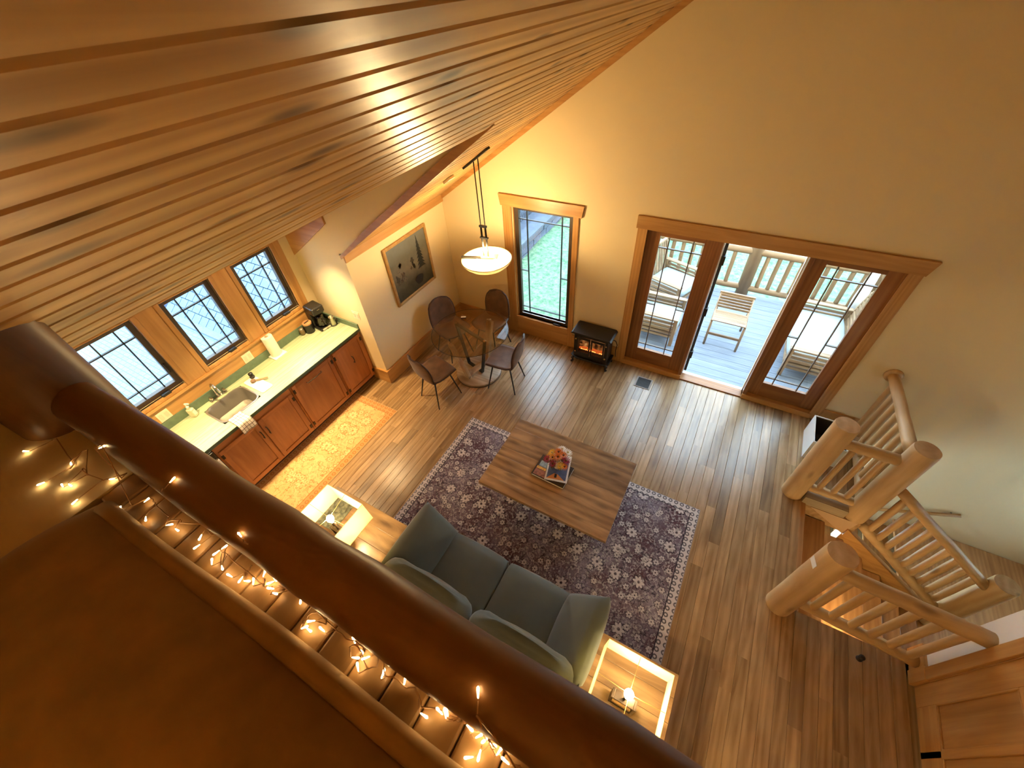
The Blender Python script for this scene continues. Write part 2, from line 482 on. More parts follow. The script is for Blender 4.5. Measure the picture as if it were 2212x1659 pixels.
# rake board on the back wall, ledge board above the painting, fascia on the kitchen side
mb = MB(); mb.prism([(XP, zmain(XP) - 0.06), (RX, RZ - 0.06), (RX, RZ), (XP, zmain(XP))], 'y', YB - t, YB)
trim(mb, M_TRIMX, 'fir rake board where the pine ceiling meets the back wall')
mb = MB(); mb.box(XP, XP + t, YC - 0.005, YB, zmain(XP) - 0.085, zmain(XP + t))
trim(mb, M_TRIMY, 'fir board along the low ceiling edge above the painting')
mb = MB(); mb.prism([(XP - 0.03, zmain(XP - 0.03) - 0.02), (DK + 0.05, zmain(DK + 0.05) - 0.012), (DK + 0.05, zmain(DK + 0.05) + 0.03), (DK - 0.25, zmain(DK - 0.25) + 0.065), (XP + 0.5, zmain(XP + 0.5) + 0.055), (XP - 0.03, zmain(XP - 0.03) + 0.02)], 'y', YC - t, YC)
trim(mb, M_TRIMX, 'dark fir fascia on the edge of the lower ceiling')
mb = MB(); mb.prism([(XK, 1.87), (-3.93, 2.395), (-3.93, zdorm(-3.93)), (XK, zdorm(XK))], 'y', YC - t, YC)
trim(mb, M_TRIMX, 'fir board tucked under the kitchen ceiling')
# tall window casing
wx0, wx1 = -2.845, -1.765
mb = MB(); mb.prism([(wx0 - 0.045, 2.188), (wx0 - 0.02, 2.045), (wx1 + 0.035, 2.045), (wx1 + 0.062, 2.188)], 'y', YB - 0.03, YB)
tall_head = trim(mb, M_TRIMX, 'flared fir head board over the tall window')
def piece(parent, name, mat, *b, bevel=0.003):
    return MB().box(*b).build(name, mat, parent, bevel=bevel)
piece(tall_head, 'side_casing', M_TRIMZ, wx0, wx0 + 0.135, YB - t, YB, 0.0, 2.045)
piece(tall_head, 'side_casing', M_TRIMZ, wx1 - 0.075, wx1, YB - t, YB, 0.0, 2.045)
piece(tall_head, 'apron', M_TRIMX, wx0 + 0.135, wx1 - 0.075, YB - t, YB, 0.0, 0.30)
piece(tall_head, 'stool', M_TRIMX, wx0 + 0.13, wx1 - 0.07, YB - 0.035, YB + 0.05, 0.30, 0.33)
for a in (WX0, WX1 - 0.012): piece(tall_head, 'jamb', M_TRIMZ, a, a + 0.012, YB, YB + 0.1, WZ0, WZ1)
# french door casing
mb = MB(); mb.prism([(-1.062, 2.187), (-1.062, 2.045), (1.575, 2.045), (1.615, 2.187)], 'y', YB - 0.03, YB)
dh = trim(mb, M_TRIMX, 'wide fir head board over the french doors')
piece(dh, 'side_casing', M_TRIMZ, -1.045, -0.935, YB - t, YB, 0, 2.045)
piece(dh, 'side_casing', M_TRIMZ, 1.455, 1.565, YB - t, YB, 0, 2.045)
piece(dh, 'sill', M_TRIMX, -0.955, -0.12, YB - 0.03, YB + 0.13, -0.02, 0.075)
piece(dh, 'sill', M_TRIMX, 0.675, 1.475, YB - 0.03, YB + 0.13, -0.02, 0.075)
piece(dh, 'mullion', M_DOORZ, -0.165, -0.12, YB - 0.012, YB + 0.13, 0, 2.045)
piece(dh, 'mullion', M_DOORZ, 0.675, 0.72, YB - 0.012, YB + 0.13, 0, 2.045)
piece(dh, 'threshold', M_DOORX, -0.12, 0.675, YB - 0.02, YB + 0.12, -0.03, 0.018)
piece(dh, 'threshold_strip', plain('pale_aluminium', (0.8, 0.8, 0.78), 0.35, metal=0.3), -0.12, 0.675, YB + 0.12, YB + 0.17, -0.03, 0.01)
piece(dh, 'weather_strip', plain('white_vinyl', (0.85, 0.86, 0.85), 0.5), 0.665, 0.676, YB + 0.10, YB + 0.14, 0, 2.04)
piece(dh, 'weather_strip', MATS['white_vinyl'], -0.121, -0.110, YB + 0.10, YB + 0.14, 0, 2.04)
hb = piece(dh, 'door_edge', plain('dark_gasket', (0.02, 0.018, 0.016), 0.5), -0.108, -0.075, YB + 0.13, YB + 0.175, 0.06, 2.0)
for z in (0.32, 1.02, 1.72):
    piece(hb, 'hinge', M_BLACK, -0.108, -0.062, YB + 0.10, YB + 0.16, z, z + 0.11)
# baseboards
def base(name, label, mat, *b):
    o = struct(MB().box(*b).build(name, mat, bevel=0.003), label); return o
b1 = base('baseboard_dining', 'fir baseboard below the painting', M_TRIMY, XP, XP + t, YC - t, YB - 0.0, 0, 0.225)
piece(b1, 'cap', M_TRIMY, XP, XP + 0.032, YC - 0.032, YB, 0.225, 0.242)
b2 = base('baseboard_kitchen_end', 'fir baseboard at the kitchen wall end', M_TRIMX, -4.15, XP, YC - t, YC, 0, 0.225)
piece(b2, 'cap', M_TRIMX, -3.99, XP + 0.0, YC - 0.032, YC, 0.225, 0.242)
base('baseboard_back', 'fir baseboard in the dining corner', M_TRIMX, XP + t, wx0, YB - t, YB, 0, 0.24)
base('baseboard_back', 'fir baseboard behind the black stove', M_TRIMX, wx1, -1.045, YB - t, YB, 0, 0.24)
base('baseboard_back', 'fir baseboard beside the white bin', M_TRIMX, 1.565, 2.0, YB - t, YB, 0, 0.2)
base('baseboard_right', 'fir baseboard at the white wall end', M_TRIMY, 2.33 - t, 2.33, 2.01, 2.21, 0, 0.2)

# ================================================================ windows and doors
def muntins(par, u0, u1, z0, z1, vs, hs, ticks, ax, p, th=0.012, mat=None, dp=0.012):
    """bars over a pane; ax 'y' = pane spans y (faces x), 'x' = pane spans x (faces y)"""
    mat = mat or M_BLACK
    def bx(a, b, c, d_):
        if ax == 'x': return MB().box(a, b, p - dp, p + dp, c, d_)
        return MB().box(p - dp, p + dp, a, b, c, d_)
    w = u1 - u0; h = z1 - z0
    for v in vs:
        u = u0 + v * w; bx(u - th / 2, u + th / 2, z0, z1).build('muntin', mat, par)
    for v in hs:
        z = z0 + v * h; bx(u0, u1, z - th / 2, z + th / 2).build('muntin', mat, par)
    for v in ticks:
        z = z0 + v * h
        bx(u0, u0 + vs[0] * w, z - th / 2, z + th / 2).build('muntin', mat, par)
        bx(u0 + vs[1] * w, u1, z - th / 2, z + th / 2).build('muntin', mat, par)
def frame_mb(ax, p0, p1, u0, u1, z0, z1, fu0, fu1, fz0, fz1):
    """rectangular frame: outer u0..u1,z0..z1 and clear opening fu.., fz.."""
    m_ = MB()
    def bx(a, b, c, d_):
        if ax == 'x': m_.box(a, b, p0, p1, c, d_)
        else: m_.box(p0, p1, a, b, c, d_)
    bx(u0, fu0, z0, z1); bx(fu1, u1, z0, z1); bx(fu0, fu1, z0, fz0); bx(fu0, fu1, fz1, z1)
    return m_
names = ['over the soap bottle, nearest the log post', 'above the sink, with the grey curb outside', 'beside the kitchen end wall, above the paper towel']
for i, (a, b) in enumerate(KW):
    w = struct(frame_mb('y', XK - 0.09, XK - 0.03, a - E, b + E, KZ0 - E, KZ1 + E, a, b, KZ0, KZ1).build('window_%d' % (i + 1), M_SASH, bevel=0.003), 'small casement window ' + names[i])
    MB().box(XK - 0.064, XK - 0.060, a - .005, b + .005, KZ0 - .005, KZ1 + .005).build('pane', M_PANE, w)
    muntins(w, a, b, KZ0, KZ1, (0.27, 0.75), (0.135, 0.80), (), 'y', XK - 0.062)
    cy = (a + b) / 2 + 0.06
    MB().box(XK - 0.03, XK + 0.02, cy - 0.045, cy + 0.045, KZ0 - E - 0.012, KZ0 - E + 0.022).build('crank_handle', M_BLACK, w, bevel=0.006)
    MB().box(XK - 0.03, XK - 0.012, b + 0.01, b + 0.03, KZ0 + 0.12, KZ0 + 0.24).build('latch', M_BRONZE, w, bevel=0.004)
    # casing frame, proud and bevelled
    c = frame_mb('y', XK - 0.03, XK + 0.022, a - E - 0.05, b + E + 0.05, KZ0 - E - 0.045, KZ1 + E + 0.02, a - E, b + E, KZ0 - E, KZ1 + E)
    c.build('casing', M_TRIMZ, w, bevel=0.008)
# wooden panels between the windows and the apron under them
edges = [-0.6] + [v for a, b in KW for v in (a - E - 0.05, b + E + 0.05)] + [2.60]
mb = MB(); mb.box(XK, XK + 0.012, -0.6, 2.60, 1.035, KZ0 - E - 0.045)
ap = trim(mb, M_TRIMY, 'fir apron between the backsplash and the kitchen windows', bevel=0.003)
piece(ap, 'stool', M_TRIMY, XK, XK + 0.034, -0.6, 2.60, KZ0 - E - 0.075, KZ0 - E - 0.045)
for i in range(0, len(edges), 2):
    piece(ap, 'panel_board', M_TRIMZ, XK, XK + 0.012, edges[i], edges[i + 1], KZ0 - E - 0.045, zdorm(XK) - 0.0)

# tall window by the dining table
gx0, gx1, gz0, gz1 = -2.635, -1.905, 0.385, 1.995; gy = YB + 0.055
w4 = struct(frame_mb('x', YB + 0.03, YB + 0.085, WX0, WX1, WZ0, WZ1, gx0, gx1, gz0, gz1).build('window_4', M_SASH, bevel=0.003), 'tall casement window between the dining table and the black stove')
MB().box(gx0 - .005, gx1 + .005, gy - 0.002, gy + 0.002, gz0 - .005, gz1 + .005).build('pane', M_PANE, w4)
muntins(w4, gx0, gx1, gz0, gz1, (0.165, 0.855), (0.065, 0.925), (0.455,), 'x', gy, th=0.011)
MB().box(-2.09, -1.97, YB - 0.02, YB + 0.03, 0.325, 0.352).build('crank_handle', M_BLACK, w4, bevel=0.008)
MB().box(gx0, gx1, YB + 0.02, YB + 0.09, gz0 - 0.012, gz0).build('glazing_bead', plain('grey_bead', (0.45, 0.43, 0.4), 0.4), w4)

def glazed_leaf(name, label, x0, x1, g0, g1):
    y0, y1 = YB + 0.04, YB + 0.085; z0, z1 = 0.075, 2.03
    par = struct(MB().box(x0, g0, y0, y1, z0, z1).box(g1, x1, y0, y1, z0, z1).build(name, M_DOORZ, bevel=0.004), label)
    piece(par, 'rail', M_DOORX, g0, g1, y0, y1, z0, 0.30)
    piece(par, 'rail', M_DOORX, g0, g1, y0, y1, 1.965, z1)
    MB().box(g0 - .005, g1 + .005, YB + 0.06, YB + 0.064, 0.295, 1.97).build('pane', M_PANE, par)
    muntins(par, g0, g1, 0.30, 1.965, (0.215, 0.77), (0.055, 0.915), (0.45,), 'x', YB + 0.062, th=0.011, mat=plain('bar_bronze', (0.10, 0.06, 0.03), 0.4))
    return par
glazed_leaf('door_1', 'fixed glazed door leaf beside the black stove', -0.955, -0.165, -0.79, -0.312)
glazed_leaf('door_2', 'fixed glazed door leaf next to the log railing', 0.72, 1.475, 0.842, 1.325)

# panelled door on the right
mb = MB(); mb.box(2.345, 2.385, 0.95, 1.925, 0.005, 2.05)
d3 = struct(mb.build('door_3', M_TRIMZ, bevel=0.003), 'panelled wooden door at the lower right corner')
M_PANELZ = M_TRIMZ
for a, b in ((1.49, 1.76), (1.12, 1.43)):
    for z0, z1 in ((0.24, 0.95), (1.1, 1.9)):
        fr = frame_mb('y', 2.333, 2.346, a - 0.012, b + 0.012, z0 - 0.012, z1 + 0.012, a, b, z0, z1)
        fr.build('moulding', M_TRIMZ, d3, bevel=0.004)
for a, b in ((1.77, 1.925), (1.435, 1.48), (0.95, 1.105)):
    piece(d3, 'stile', M_TRIMZ, 2.333, 2.346, a, b, 0.005, 2.05)
piece(d3, 'rail', M_TRIMY, 2.333, 2.346, 1.105, 1.77, 0.005, 0.225)
piece(d3, 'rail', M_TRIMY, 2.333, 2.346, 1.105, 1.77, 0.965, 1.085)
MB().lathe([(0.0, 0.0), (0.02, 0.0), (0.02, 0.03), (0.012, 0.04), (0.03, 0.06), (0.032, 0.08), (0.02, 0.095), (0.0, 0.097)], 16).build('knob', M_BRONZE, d3, True, loc=(2.333, 0.985, 1.0), rot=(0, -PI / 2, 0))
mb = MB().box(2.305, 2.33, 1.93, 2.02, 0, 2.06)
tc3 = trim(mb, M_TRIMZ, 'fir casing of the panelled door', bevel=0.004)
piece(tc3, 'plinth', M_TRIMZ, 2.298, 2.33, 1.925, 2.03, 0, 0.2)
piece(tc3, 'jamb', M_TRIMZ, 2.33, 2.42, 1.926, 1.934, 0, 2.06)
# stairwell window that lets the daylight in from the right
w5 = struct(frame_mb('y', XR + 0.03, XR + 0.09, 3.3, 4.2, -0.45, 0.45, 3.36, 4.14, -0.39, 0.39).build('window_5', M_SASH), 'stairwell window')
MB().box(XR + 0.05, XR + 0.055, 3.36, 4.14, -0.39, 0.39).build('pane', M_PANE, w5)

# ================================================================ kitchen
M_CAB_Z = wood('cherry_cabinet_z', (0.27, 0.088, 0.026), (0.44, 0.17, 0.055), 'Z', grain=20, along=1.4, rough=0.36, tint=0.10, bump=0.03)
M_CAB_Y = wood('cherry_cabinet_y', (0.27, 0.088, 0.026), (0.44, 0.17, 0.055), 'Y', grain=20, along=1.4, rough=0.36, tint=0.10, bump=0.03)
M_TOE = plain('dark_toe_kick', (0.05, 0.02, 0.01), 0.5)
CZ = 0.93; CX = -4.083; FX = -4.108     # counter top height, counter front, cabinet face
def counter_mat():
    m, nt, b = newmat('pale_green_laminate')
    tc = N(nt, 'ShaderNodeTexCoord'); mp = N(nt, 'ShaderNodeMapping'); mp.inputs['Scale'].default_value = (34, 1.6, 34)
    nz = N(nt, 'ShaderNodeTexNoise'); nz.inputs['Scale'].default_value = 1.5; nz.inputs['Detail'].default_value = 5
    rp = ramp(nt, [(0.35, (0.33, 0.40, 0.24)), (0.65, (0.50, 0.55, 0.36))])
    L(nt, tc, 'Object', mp, 'Vector'); L(nt, mp, 'Vector', nz, 'Vector'); L(nt, nz, 'Fac', rp, 'Fac'); L(nt, rp, 'Color', b, 'Base Color')
    b.inputs['Roughness'].default_value = 0.35
    return m
M_COUNTER = counter_mat()
M_EDGE = plain('dark_green_edge', (0.05, 0.09, 0.05), 0.4)
M_SPLASH = plain('green_backsplash', (0.13, 0.19, 0.12), 0.4, noise=0.12, nscale=20)
# countertop with the sink cut out
SX0, SX1, SY0, SY1 = -4.62, -4.23, 0.83, 1.29
mb = MB()
mb.box(XK + 0.001, SX0, -0.30, YC, CZ - 0.035, CZ); mb.box(SX1, CX - 0.006, -0.30, YC, CZ - 0.035, CZ)
mb.box(SX0, SX1, -0.30, SY0, CZ - 0.035, CZ); mb.box(SX0, SX1, SY1, YC, CZ - 0.035, CZ)
ct = tag(mb.build('countertop', M_COUNTER), 'pale green laminate countertop under the kitchen windows', 'countertop')
MB().box(CX - 0.006, CX, -0.30, YC, CZ - 0.038, CZ).build('front_edge', M_EDGE, ct)
MB().box(XK + 0.001, XK + 0.02, -0.30, YC, CZ, CZ + 0.105).build('backsplash', M_SPLASH, ct, bevel=0.002)
MB().box(XK + 0.02, CX, YC - 0.02, YC - 0.001, CZ, CZ + 0.075).build('backsplash', M_SPLASH, ct, bevel=0.002)
# sink
def rrect(x0, x1, y0, y1, r_, n=6):
    pts = []
    for cx, cy, a0 in ((x1 - r_, y1 - r_, 0), (x0 + r_, y1 - r_, 90), (x0 + r_, y0 + r_, 180), (x1 - r_, y0 + r_, 270)):
        for i in range(n + 1):
            a = math.radians(a0 + 90 * i / n); pts.append((cx + r_ * math.cos(a), cy + r_ * math.sin(a)))
    return pts
mb = MB(); base_n = None
rings = [(0.004, CZ + 0.004, 0.085), (0.022, CZ + 0.004, 0.075), (0.03, CZ - 0.02, 0.07), (0.045, CZ - 0.17, 0.06), (0.09, CZ - 0.185, 0.05)]
vs = []; fs = []; n0 = None
for ins, z, rr in rings:
    p = rrect(SX0 - 0.012 + ins, SX1 + 0.012 - ins, SY0 - 0.012 + ins, SY1 + 0.012 - ins, rr)
    n0 = len(p); vs += [(a, b, z) for a, b in p]
for i in range(len(rings) - 1):
    for k in range(n0):
        fs.append((i * n0 + k, i * n0 + (k + 1) % n0, (i + 1) * n0 + (k + 1) % n0, (i + 1) * n0 + k))
fs.append(tuple((len(rings) - 1) * n0 + k for k in range(n0)))
mb.add(vs, fs)
sink = tag(mb.build('sink', M_SINK, smooth='auto'), 'stainless steel sink set into the pale green counter', 'sink')
MB().lathe([(0.0, 0.0), (0.035, 0.0), (0.04, 0.006), (0.0, 0.006)], 20, c=((SX0 + SX1) / 2, (SY0 + SY1) / 2, CZ - 0.185)).build('drain', M_BRONZE, sink, True)
fa = thing('faucet', 'chrome gooseneck faucet behind the sink', 'faucet', (-4.70, 1.065, CZ))
MB().box(-0.03, 0.03, -0.10, 0.10, 0, 0.012).build('deck_plate', M_CHROME, fa, bevel=0.005)
pts = [(0, 0, 0.01), (0, 0, 0.14)] + [(0.075 - 0.075 * math.cos(a), 0, 0.14 + 0.075 * math.sin(a)) for a in [PI * k / 8 for k in range(1, 8)]] + [(0.15, 0, 0.13), (0.15, 0, 0.10)]
MB().tube(pts, 0.012, 10).build('spout', M_CHROME, fa, True)
for sy in (-1, 1):
    hnd = MB().lathe([(0.018, 0), (0.018, 0.035), (0.010, 0.05), (0.0, 0.052)], 12, c=(0, sy * 0.08, 0.01)).build('handle_base', M_CHROME, fa, True)
    MB().box(-0.008, 0.065, sy * 0.08 - 0.008, sy * 0.08 + 0.008, 0.052, 0.062).build('lever', M_CHROME, hnd, bevel=0.003)

# base cabinets
def pull(par, y, z, vertical, ln=0.10):
    b = MB()
    if vertical:
        b.tube([(FX + 0.02, y, z - ln / 2), (FX + 0.045, y, z - ln / 2), (FX + 0.052, y, z), (FX + 0.045, y, z + ln / 2), (FX + 0.02, y, z + ln / 2)], 0.006, 8)
    else:
        b.tube([(FX + 0.02, y - ln / 2, z), (FX + 0.045, y - ln / 2, z), (FX + 0.052, y, z), (FX + 0.045, y + ln / 2, z), (FX + 0.02, y + ln / 2, z)], 0.006, 8)
    b.build('handle', M_BRONZE, par, True)
def cab_door(par, y0, y1, z0, z1, hinge, hy=None, hz=None, horiz=False, stripes=False):
    w = 0.055
    dr = MB().box(FX, FX + 0.012, y0 + 0.003, y1 - 0.003, z0, z1).build('door', M_CAB_Z, par)
    for a, b in ((y0 + 0.003, y0 + w), (y1 - w, y1 - 0.003)):
        MB().box(FX + 0.012, FX + 0.021, a, b, z0, z1).build('stile', M_CAB_Z, dr, bevel=0.002)
    for a, b in ((z0, z0 + w), (z1 - w, z1)):
        MB().box(FX + 0.012, FX + 0.021, y0 + w, y1 - w, a, b).build('rail', M_CAB_Y, dr, bevel=0.002)
    if hz is not None: pull(dr, hy, hz, not horiz, 0.22 if horiz else 0.10)
    for hy2 in hinge:
        for z in (z0 + 0.08, z1 - 0.08):
            MB().box(FX + 0.019, FX + 0.027, hy2 - 0.014, hy2 + 0.014, z - 0.028, z + 0.028).build('hinge', M_BRONZE, dr, bevel=0.003)
    return dr
def cabinet(label, y0, y1):
    c = thing('base_cabinet', label, 'cabinet', ((XK + FX) / 2, (y0 + y1) / 2, 0))
    return c
def body(c, y0, y1):
    o = MB().box(XK + 0.02, FX, y0 + 0.001, y1 - 0.001, 0.09, CZ - 0.036).build('body', M_CAB_Y)
    MB().box(XK + 0.02, FX - 0.075, y0, y1, 0.0, 0.09).build('toe_kick', M_TOE)
    return o
def into(c, objs):
    for o in objs:
        if o.parent is None:
            o.parent = c; o.location = Vector(o.location) - Vector(c.location)
def make_cab(label, y0, y1, doors):
    c = thing('base_cabinet', label, 'cabinet', (-4.42, (y0 + y1) / 2, 0))
    bm_ = MB().box(XK + 0.02, FX, y0 + 0.001, y1 - 0.001, 0.09, CZ - 0.036)
    if y0 < 0.9 < y1:      # the sink bowl hangs inside this one
        bm_ = MB().box(XK + 0.02, FX, y0 + 0.001, y1 - 0.001, 0.09, 0.72)
        bm_.box(FX - 0.02, FX, y0 + 0.001, y1 - 0.001, 0.72, CZ - 0.039)
        bm_.box(XK + 0.02, FX - 0.02, y0 + 0.001, y0 + 0.019, 0.72, CZ - 0.036); bm_.box(XK + 0.02, FX - 0.02, y1 - 0.019, y1 - 0.001, 0.72, CZ - 0.036)
    lst = [bm_.build('body', M_CAB_Y, bevel=0.001),
           MB().box(XK + 0.02, FX - 0.075, y0 + 0.001, y1 - 0.001, 0.0, 0.09).build('toe_kick', M_TOE)]
    for dd in doors: lst.append(cab_door(None, *dd[0], **dd[1]))
    into(c, lst); return c
make_cab('cherry sink cabinet with two doors under the checked towel', 0.555, 1.545,
         [((0.575, 1.045, 0.12, 0.80), dict(hinge=(0.585,), hy=1.01, hz=0.62)), ((1.055, 1.53, 0.12, 0.80), dict(hinge=(1.52,), hy=1.09, hz=0.62))])
make_cab('cherry panel-front cabinet with a wide horizontal pull', 1.547, 2.195,
         [((1.565, 2.18, 0.12, 0.87), dict(hinge=(1.575, 2.17), hy=1.87, hz=0.79, horiz=True))])
make_cab('narrow cherry cabinet next to the kitchen end wall', 2.197, 2.735,
         [((2.215, 2.70, 0.12, 0.87), dict(hinge=(2.225, 2.69), hy=2.46, hz=0.60))])
# small fridge end panel seen beside the first cabinet
fr = thing('undercounter_fridge', 'white undercounter fridge at the near end of the cherry cabinets', 'fridge', (-4.42, 0.28, 0))
lst = [MB().box(XK + 0.03, FX + 0.01, 0.02, 0.545, 0.05, CZ - 0.05).build('body', plain('white_enamel', (0.8, 0.78, 0.72), 0.3), bevel=0.01),
       MB().box(XK + 0.05, FX - 0.05, 0.04, 0.53, 0.0, 0.05).build('plinth', M_BLACK),
       MB().box(FX + 0.01, FX + 0.045, 0.02, 0.545, 0.09, 0.76).build('door', MATS['white_enamel'], bevel=0.01),
       MB().box(FX + 0.01, FX + 0.04, 0.02, 0.545, 0.775, CZ - 0.055).build('control_strip', M_BLACK, bevel=0.006)]
into(fr, lst)

# ---- things on the counter
sb = thing('soap_bottle', 'clear pump soap bottle left of the sink', 'bottle', (-4.66, 0.755, CZ), 0.5)
M_SOAP = plain('amber_clear_plastic', (0.75, 0.62, 0.42), 0.12, spec=0.6)
MB().box(-0.034, 0.034, -0.026, 0.026, 0, 0.115).build('body', M_SOAP, sb, bevel=0.012, seg=3)
MB().box(-0.0345, 0.0345, -0.02, 0.02, 0.03, 0.09).build('label', plain('cream_label', (0.8, 0.76, 0.62), 0.6), sb)
MB().lathe([(0.012, 0.115), (0.012, 0.135), (0.016, 0.137), (0.016, 0.15), (0.006, 0.152), (0.006, 0.185), (0.0, 0.186)], 12).build('pump', plain('cream_plastic', (0.85, 0.8, 0.66), 0.4), sb, True)
MB().box(-0.008, 0.045, -0.008, 0.008, 0.182, 0.197).build('nozzle', MATS['cream_plastic'], sb, bevel=0.004)

cb = thing('cutting_board', 'white plastic cutting board on the counter beyond the sink', 'cutting board', (-4.425, 1.405, CZ))
p = rrect(-0.185, 0.185, -0.075, 0.07, 0.025)
MB().prism(p, 'z', 0.0, 0.012).build('board', plain('white_plastic', (0.86, 0.84, 0.76), 0.45), cb, bevel=0.003)
br = thing('dish_brush', 'dish brush with a wooden handle lying on the white cutting board', 'brush', (-4.50, 1.40, CZ + 0.0125), 0.9)
MB().tube([(0.02, 0, 0.02), (0.08, 0, 0.016), (0.16, 0, 0.012)], [0.007, 0.011, 0.009], 10).build('handle', wood('brush_wood', (0.35, 0.2, 0.1), (0.55, 0.36, 0.2), 'X'), br, True)
MB().lathe([(0.0, 0), (0.024, 0), (0.028, 0.012), (0.03, 0.024), (0.022, 0.034), (0.0, 0.036)], 16).build('bristle_head', plain('brown_bristle', (0.20, 0.13, 0.08), 0.8, noise=0.3, nscale=200), br, True)
sc = thing('scrubber', 'small black round scrubber at the back of the white cutting board', 'scrubber', (-4.58, 1.445, CZ + 0.0125))
MB().lathe([(0, 0), (0.026, 0), (0.03, 0.02), (0.022, 0.032)], 16).build('bristles', plain('black_bristle', (0.03, 0.025, 0.02), 0.8), sc, True)
MB().lathe([(0.018, 0.032), (0.026, 0.045), (0.026, 0.07), (0.014, 0.078), (0, 0.079)], 16).build('grip', M_BLACK, sc, True)

# checked towel over the front edge
def towel_mat():
    m, nt, b = newmat('checked_towel')
    tc = N(nt, 'ShaderNodeTexCoord'); sp = N(nt, 'ShaderNodeSeparateXYZ'); L(nt, tc, 'UV', sp, 0)
    def stripe(out, freq):
        a = N(nt, 'ShaderNodeMath', operation='MULTIPLY'); a.inputs[1].default_value = freq; L(nt, sp, out, a, 0)
        fr_ = N(nt, 'ShaderNodeMath', operation='FRACT'); L(nt, a, 0, fr_, 0)
        lt = N(nt, 'ShaderNodeMath', operation='LESS_THAN'); lt.inputs[1].default_value = 0.14; L(nt, fr_, 0, lt, 0); return lt
    s1 = stripe('X', 5.2); s2 = stripe('Y', 7.2)
    mx = N(nt, 'ShaderNodeMath', operation='MAXIMUM'); L(nt, s1, 0, mx, 0); L(nt, s2, 0, mx, 1)
    rp = ramp(nt, [(0.0, (0.85, 0.80, 0.66)), (1.0, (0.16, 0.12, 0.08))]); L(nt, mx, 0, rp, 'Fac'); L(nt, rp, 'Color', b, 'Base Color')
    b.inputs['Roughness'].default_value = 0.9
    return m
tw = MB(); path = [(-4.245, CZ + 0.006), (-4.17, CZ + 0.007), (-4.095, CZ + 0.008), (-4.067, CZ - 0.002), (-4.058, CZ - 0.05), (-4.056, CZ - 0.13)]
def tf(u, v):
    k = v * (len(path) - 1); i = min(int(k), len(path) - 2); t_ = k - i
    x_ = path[i][0] * (1 - t_) + path[i + 1][0] * t_; z_ = path[i][1] * (1 - t_) + path[i + 1][1] * t_
    return (x_ + 0.006 * math.sin(9 * u + 1) * max(0, v - 0.5) * 2, 0.875 + 0.15 * u + 0.02 * v * (u - 0.3), z_ + 0.003 * math.sin(14 * u) * (1 - v) + 0.003)
tw.grid(tf, 16, 20)
two = tw.build('dish_towel', towel_mat(), smooth=True, solid=0.004)
uv = two.data.uv_layers.new(name='UVMap')
for pz in two.data.polygons:
    for li in pz.loop_indices:
        vi = two.data.loops[li].vertex_index; uv.data[li].uv = ((vi % 17) / 16, (vi // 17) / 20)
tag(two, 'cream checked dish towel draped over the counter front at the sink', 'towel')

pt = thing('paper_towel', 'upright white paper towel roll on a square white holder', 'paper towel', (-4.685, 1.875, CZ))
MB().box(-0.095, 0.095, -0.09, 0.09, 0, 0.014).build('holder_base', MATS['white_plastic'], pt, bevel=0.004)
MB().lathe([(0.022, 0.016), (0.067, 0.016), (0.068, 0.02), (0.068, 0.285), (0.067, 0.29), (0.022, 0.29), (0.02, 0.27)], 28, cap=False).build('roll', plain('paper', (0.86, 0.80, 0.66), 0.9, bump=0.2, nscale=60), pt, 'auto')
MB().lathe([(0.018, 0.014), (0.018, 0.288), (0.01, 0.3), (0, 0.301)], 12).build('core_rod', plain('cardboard', (0.42, 0.3, 0.18), 0.8), pt, True)

jr = thing('glass_jar', 'short brown glass jar beside the black canister', 'jar', (-4.70, 2.315, CZ))
MB().lathe([(0, 0), (0.03, 0), (0.034, 0.01), (0.034, 0.06), (0.026, 0.075)], 16).build('body', plain('brown_glass', (0.16, 0.11, 0.05), 0.15), jr, True)
MB().lathe([(0.028, 0.075), (0.03, 0.08), (0.03, 0.095), (0, 0.097)], 16).build('lid', plain('grey_lid', (0.35, 0.3, 0.22), 0.35, metal=0.6), jr, True)
cn = thing('coffee_canister', 'black canister with a wooden lid next to the coffee maker', 'canister', (-4.655, 2.405, CZ))
MB().lathe([(0, 0), (0.058, 0), (0.06, 0.004), (0.06, 0.13), (0, 0.13)], 24).build('body', plain('black_ceramic', (0.015, 0.012, 0.01), 0.35), cn, 'auto')
lid = MB().lathe([(0, 0.13), (0.06, 0.13), (0.06, 0.15), (0.055, 0.154), (0, 0.154)], 24).build('lid', wood('lid_wood', (0.38, 0.19, 0.08), (0.55, 0.31, 0.15), 'X'), cn, 'auto')
MB().box(-0.008, 0.008, -0.035, 0.035, 0.154, 0.158).build('slot', M_BLACK, lid)
cm = thing('coffee_maker', 'black drip coffee maker in the counter corner', 'coffee maker', (-4.585, 2.555, CZ), -0.12)
MB().box(-0.13, 0.10, -0.085, 0.085, 0, 0.035).build('base', M_BLACK, cm, bevel=0.01, seg=3)
MB().box(-0.13, -0.035, -0.085, 0.085, 0.035, 0.33).build('water_tank', plain('black_plastic', (0.02, 0.018, 0.016), 0.35), cm, bevel=0.012, seg=3)
hd = MB().box(-0.13, 0.085, -0.087, 0.087, 0.235, 0.345).build('brew_head', MATS['black_plastic'], cm, bevel=0.025, seg=3)
MB().box(0.086, 0.0885, -0.018, 0.018, 0.30, 0.312).build('emblem', M_CHROME, hd)
MB().lathe([(0, 0.04), (0.05, 0.04), (0.062, 0.07), (0.062, 0.12), (0.045, 0.165), (0.05, 0.18), (0, 0.182)], 24, c=(0.025, 0, 0)).build('carafe', plain('dark_carafe_glass', (0.02, 0.015, 0.01), 0.06, spec=0.8), cm, True)
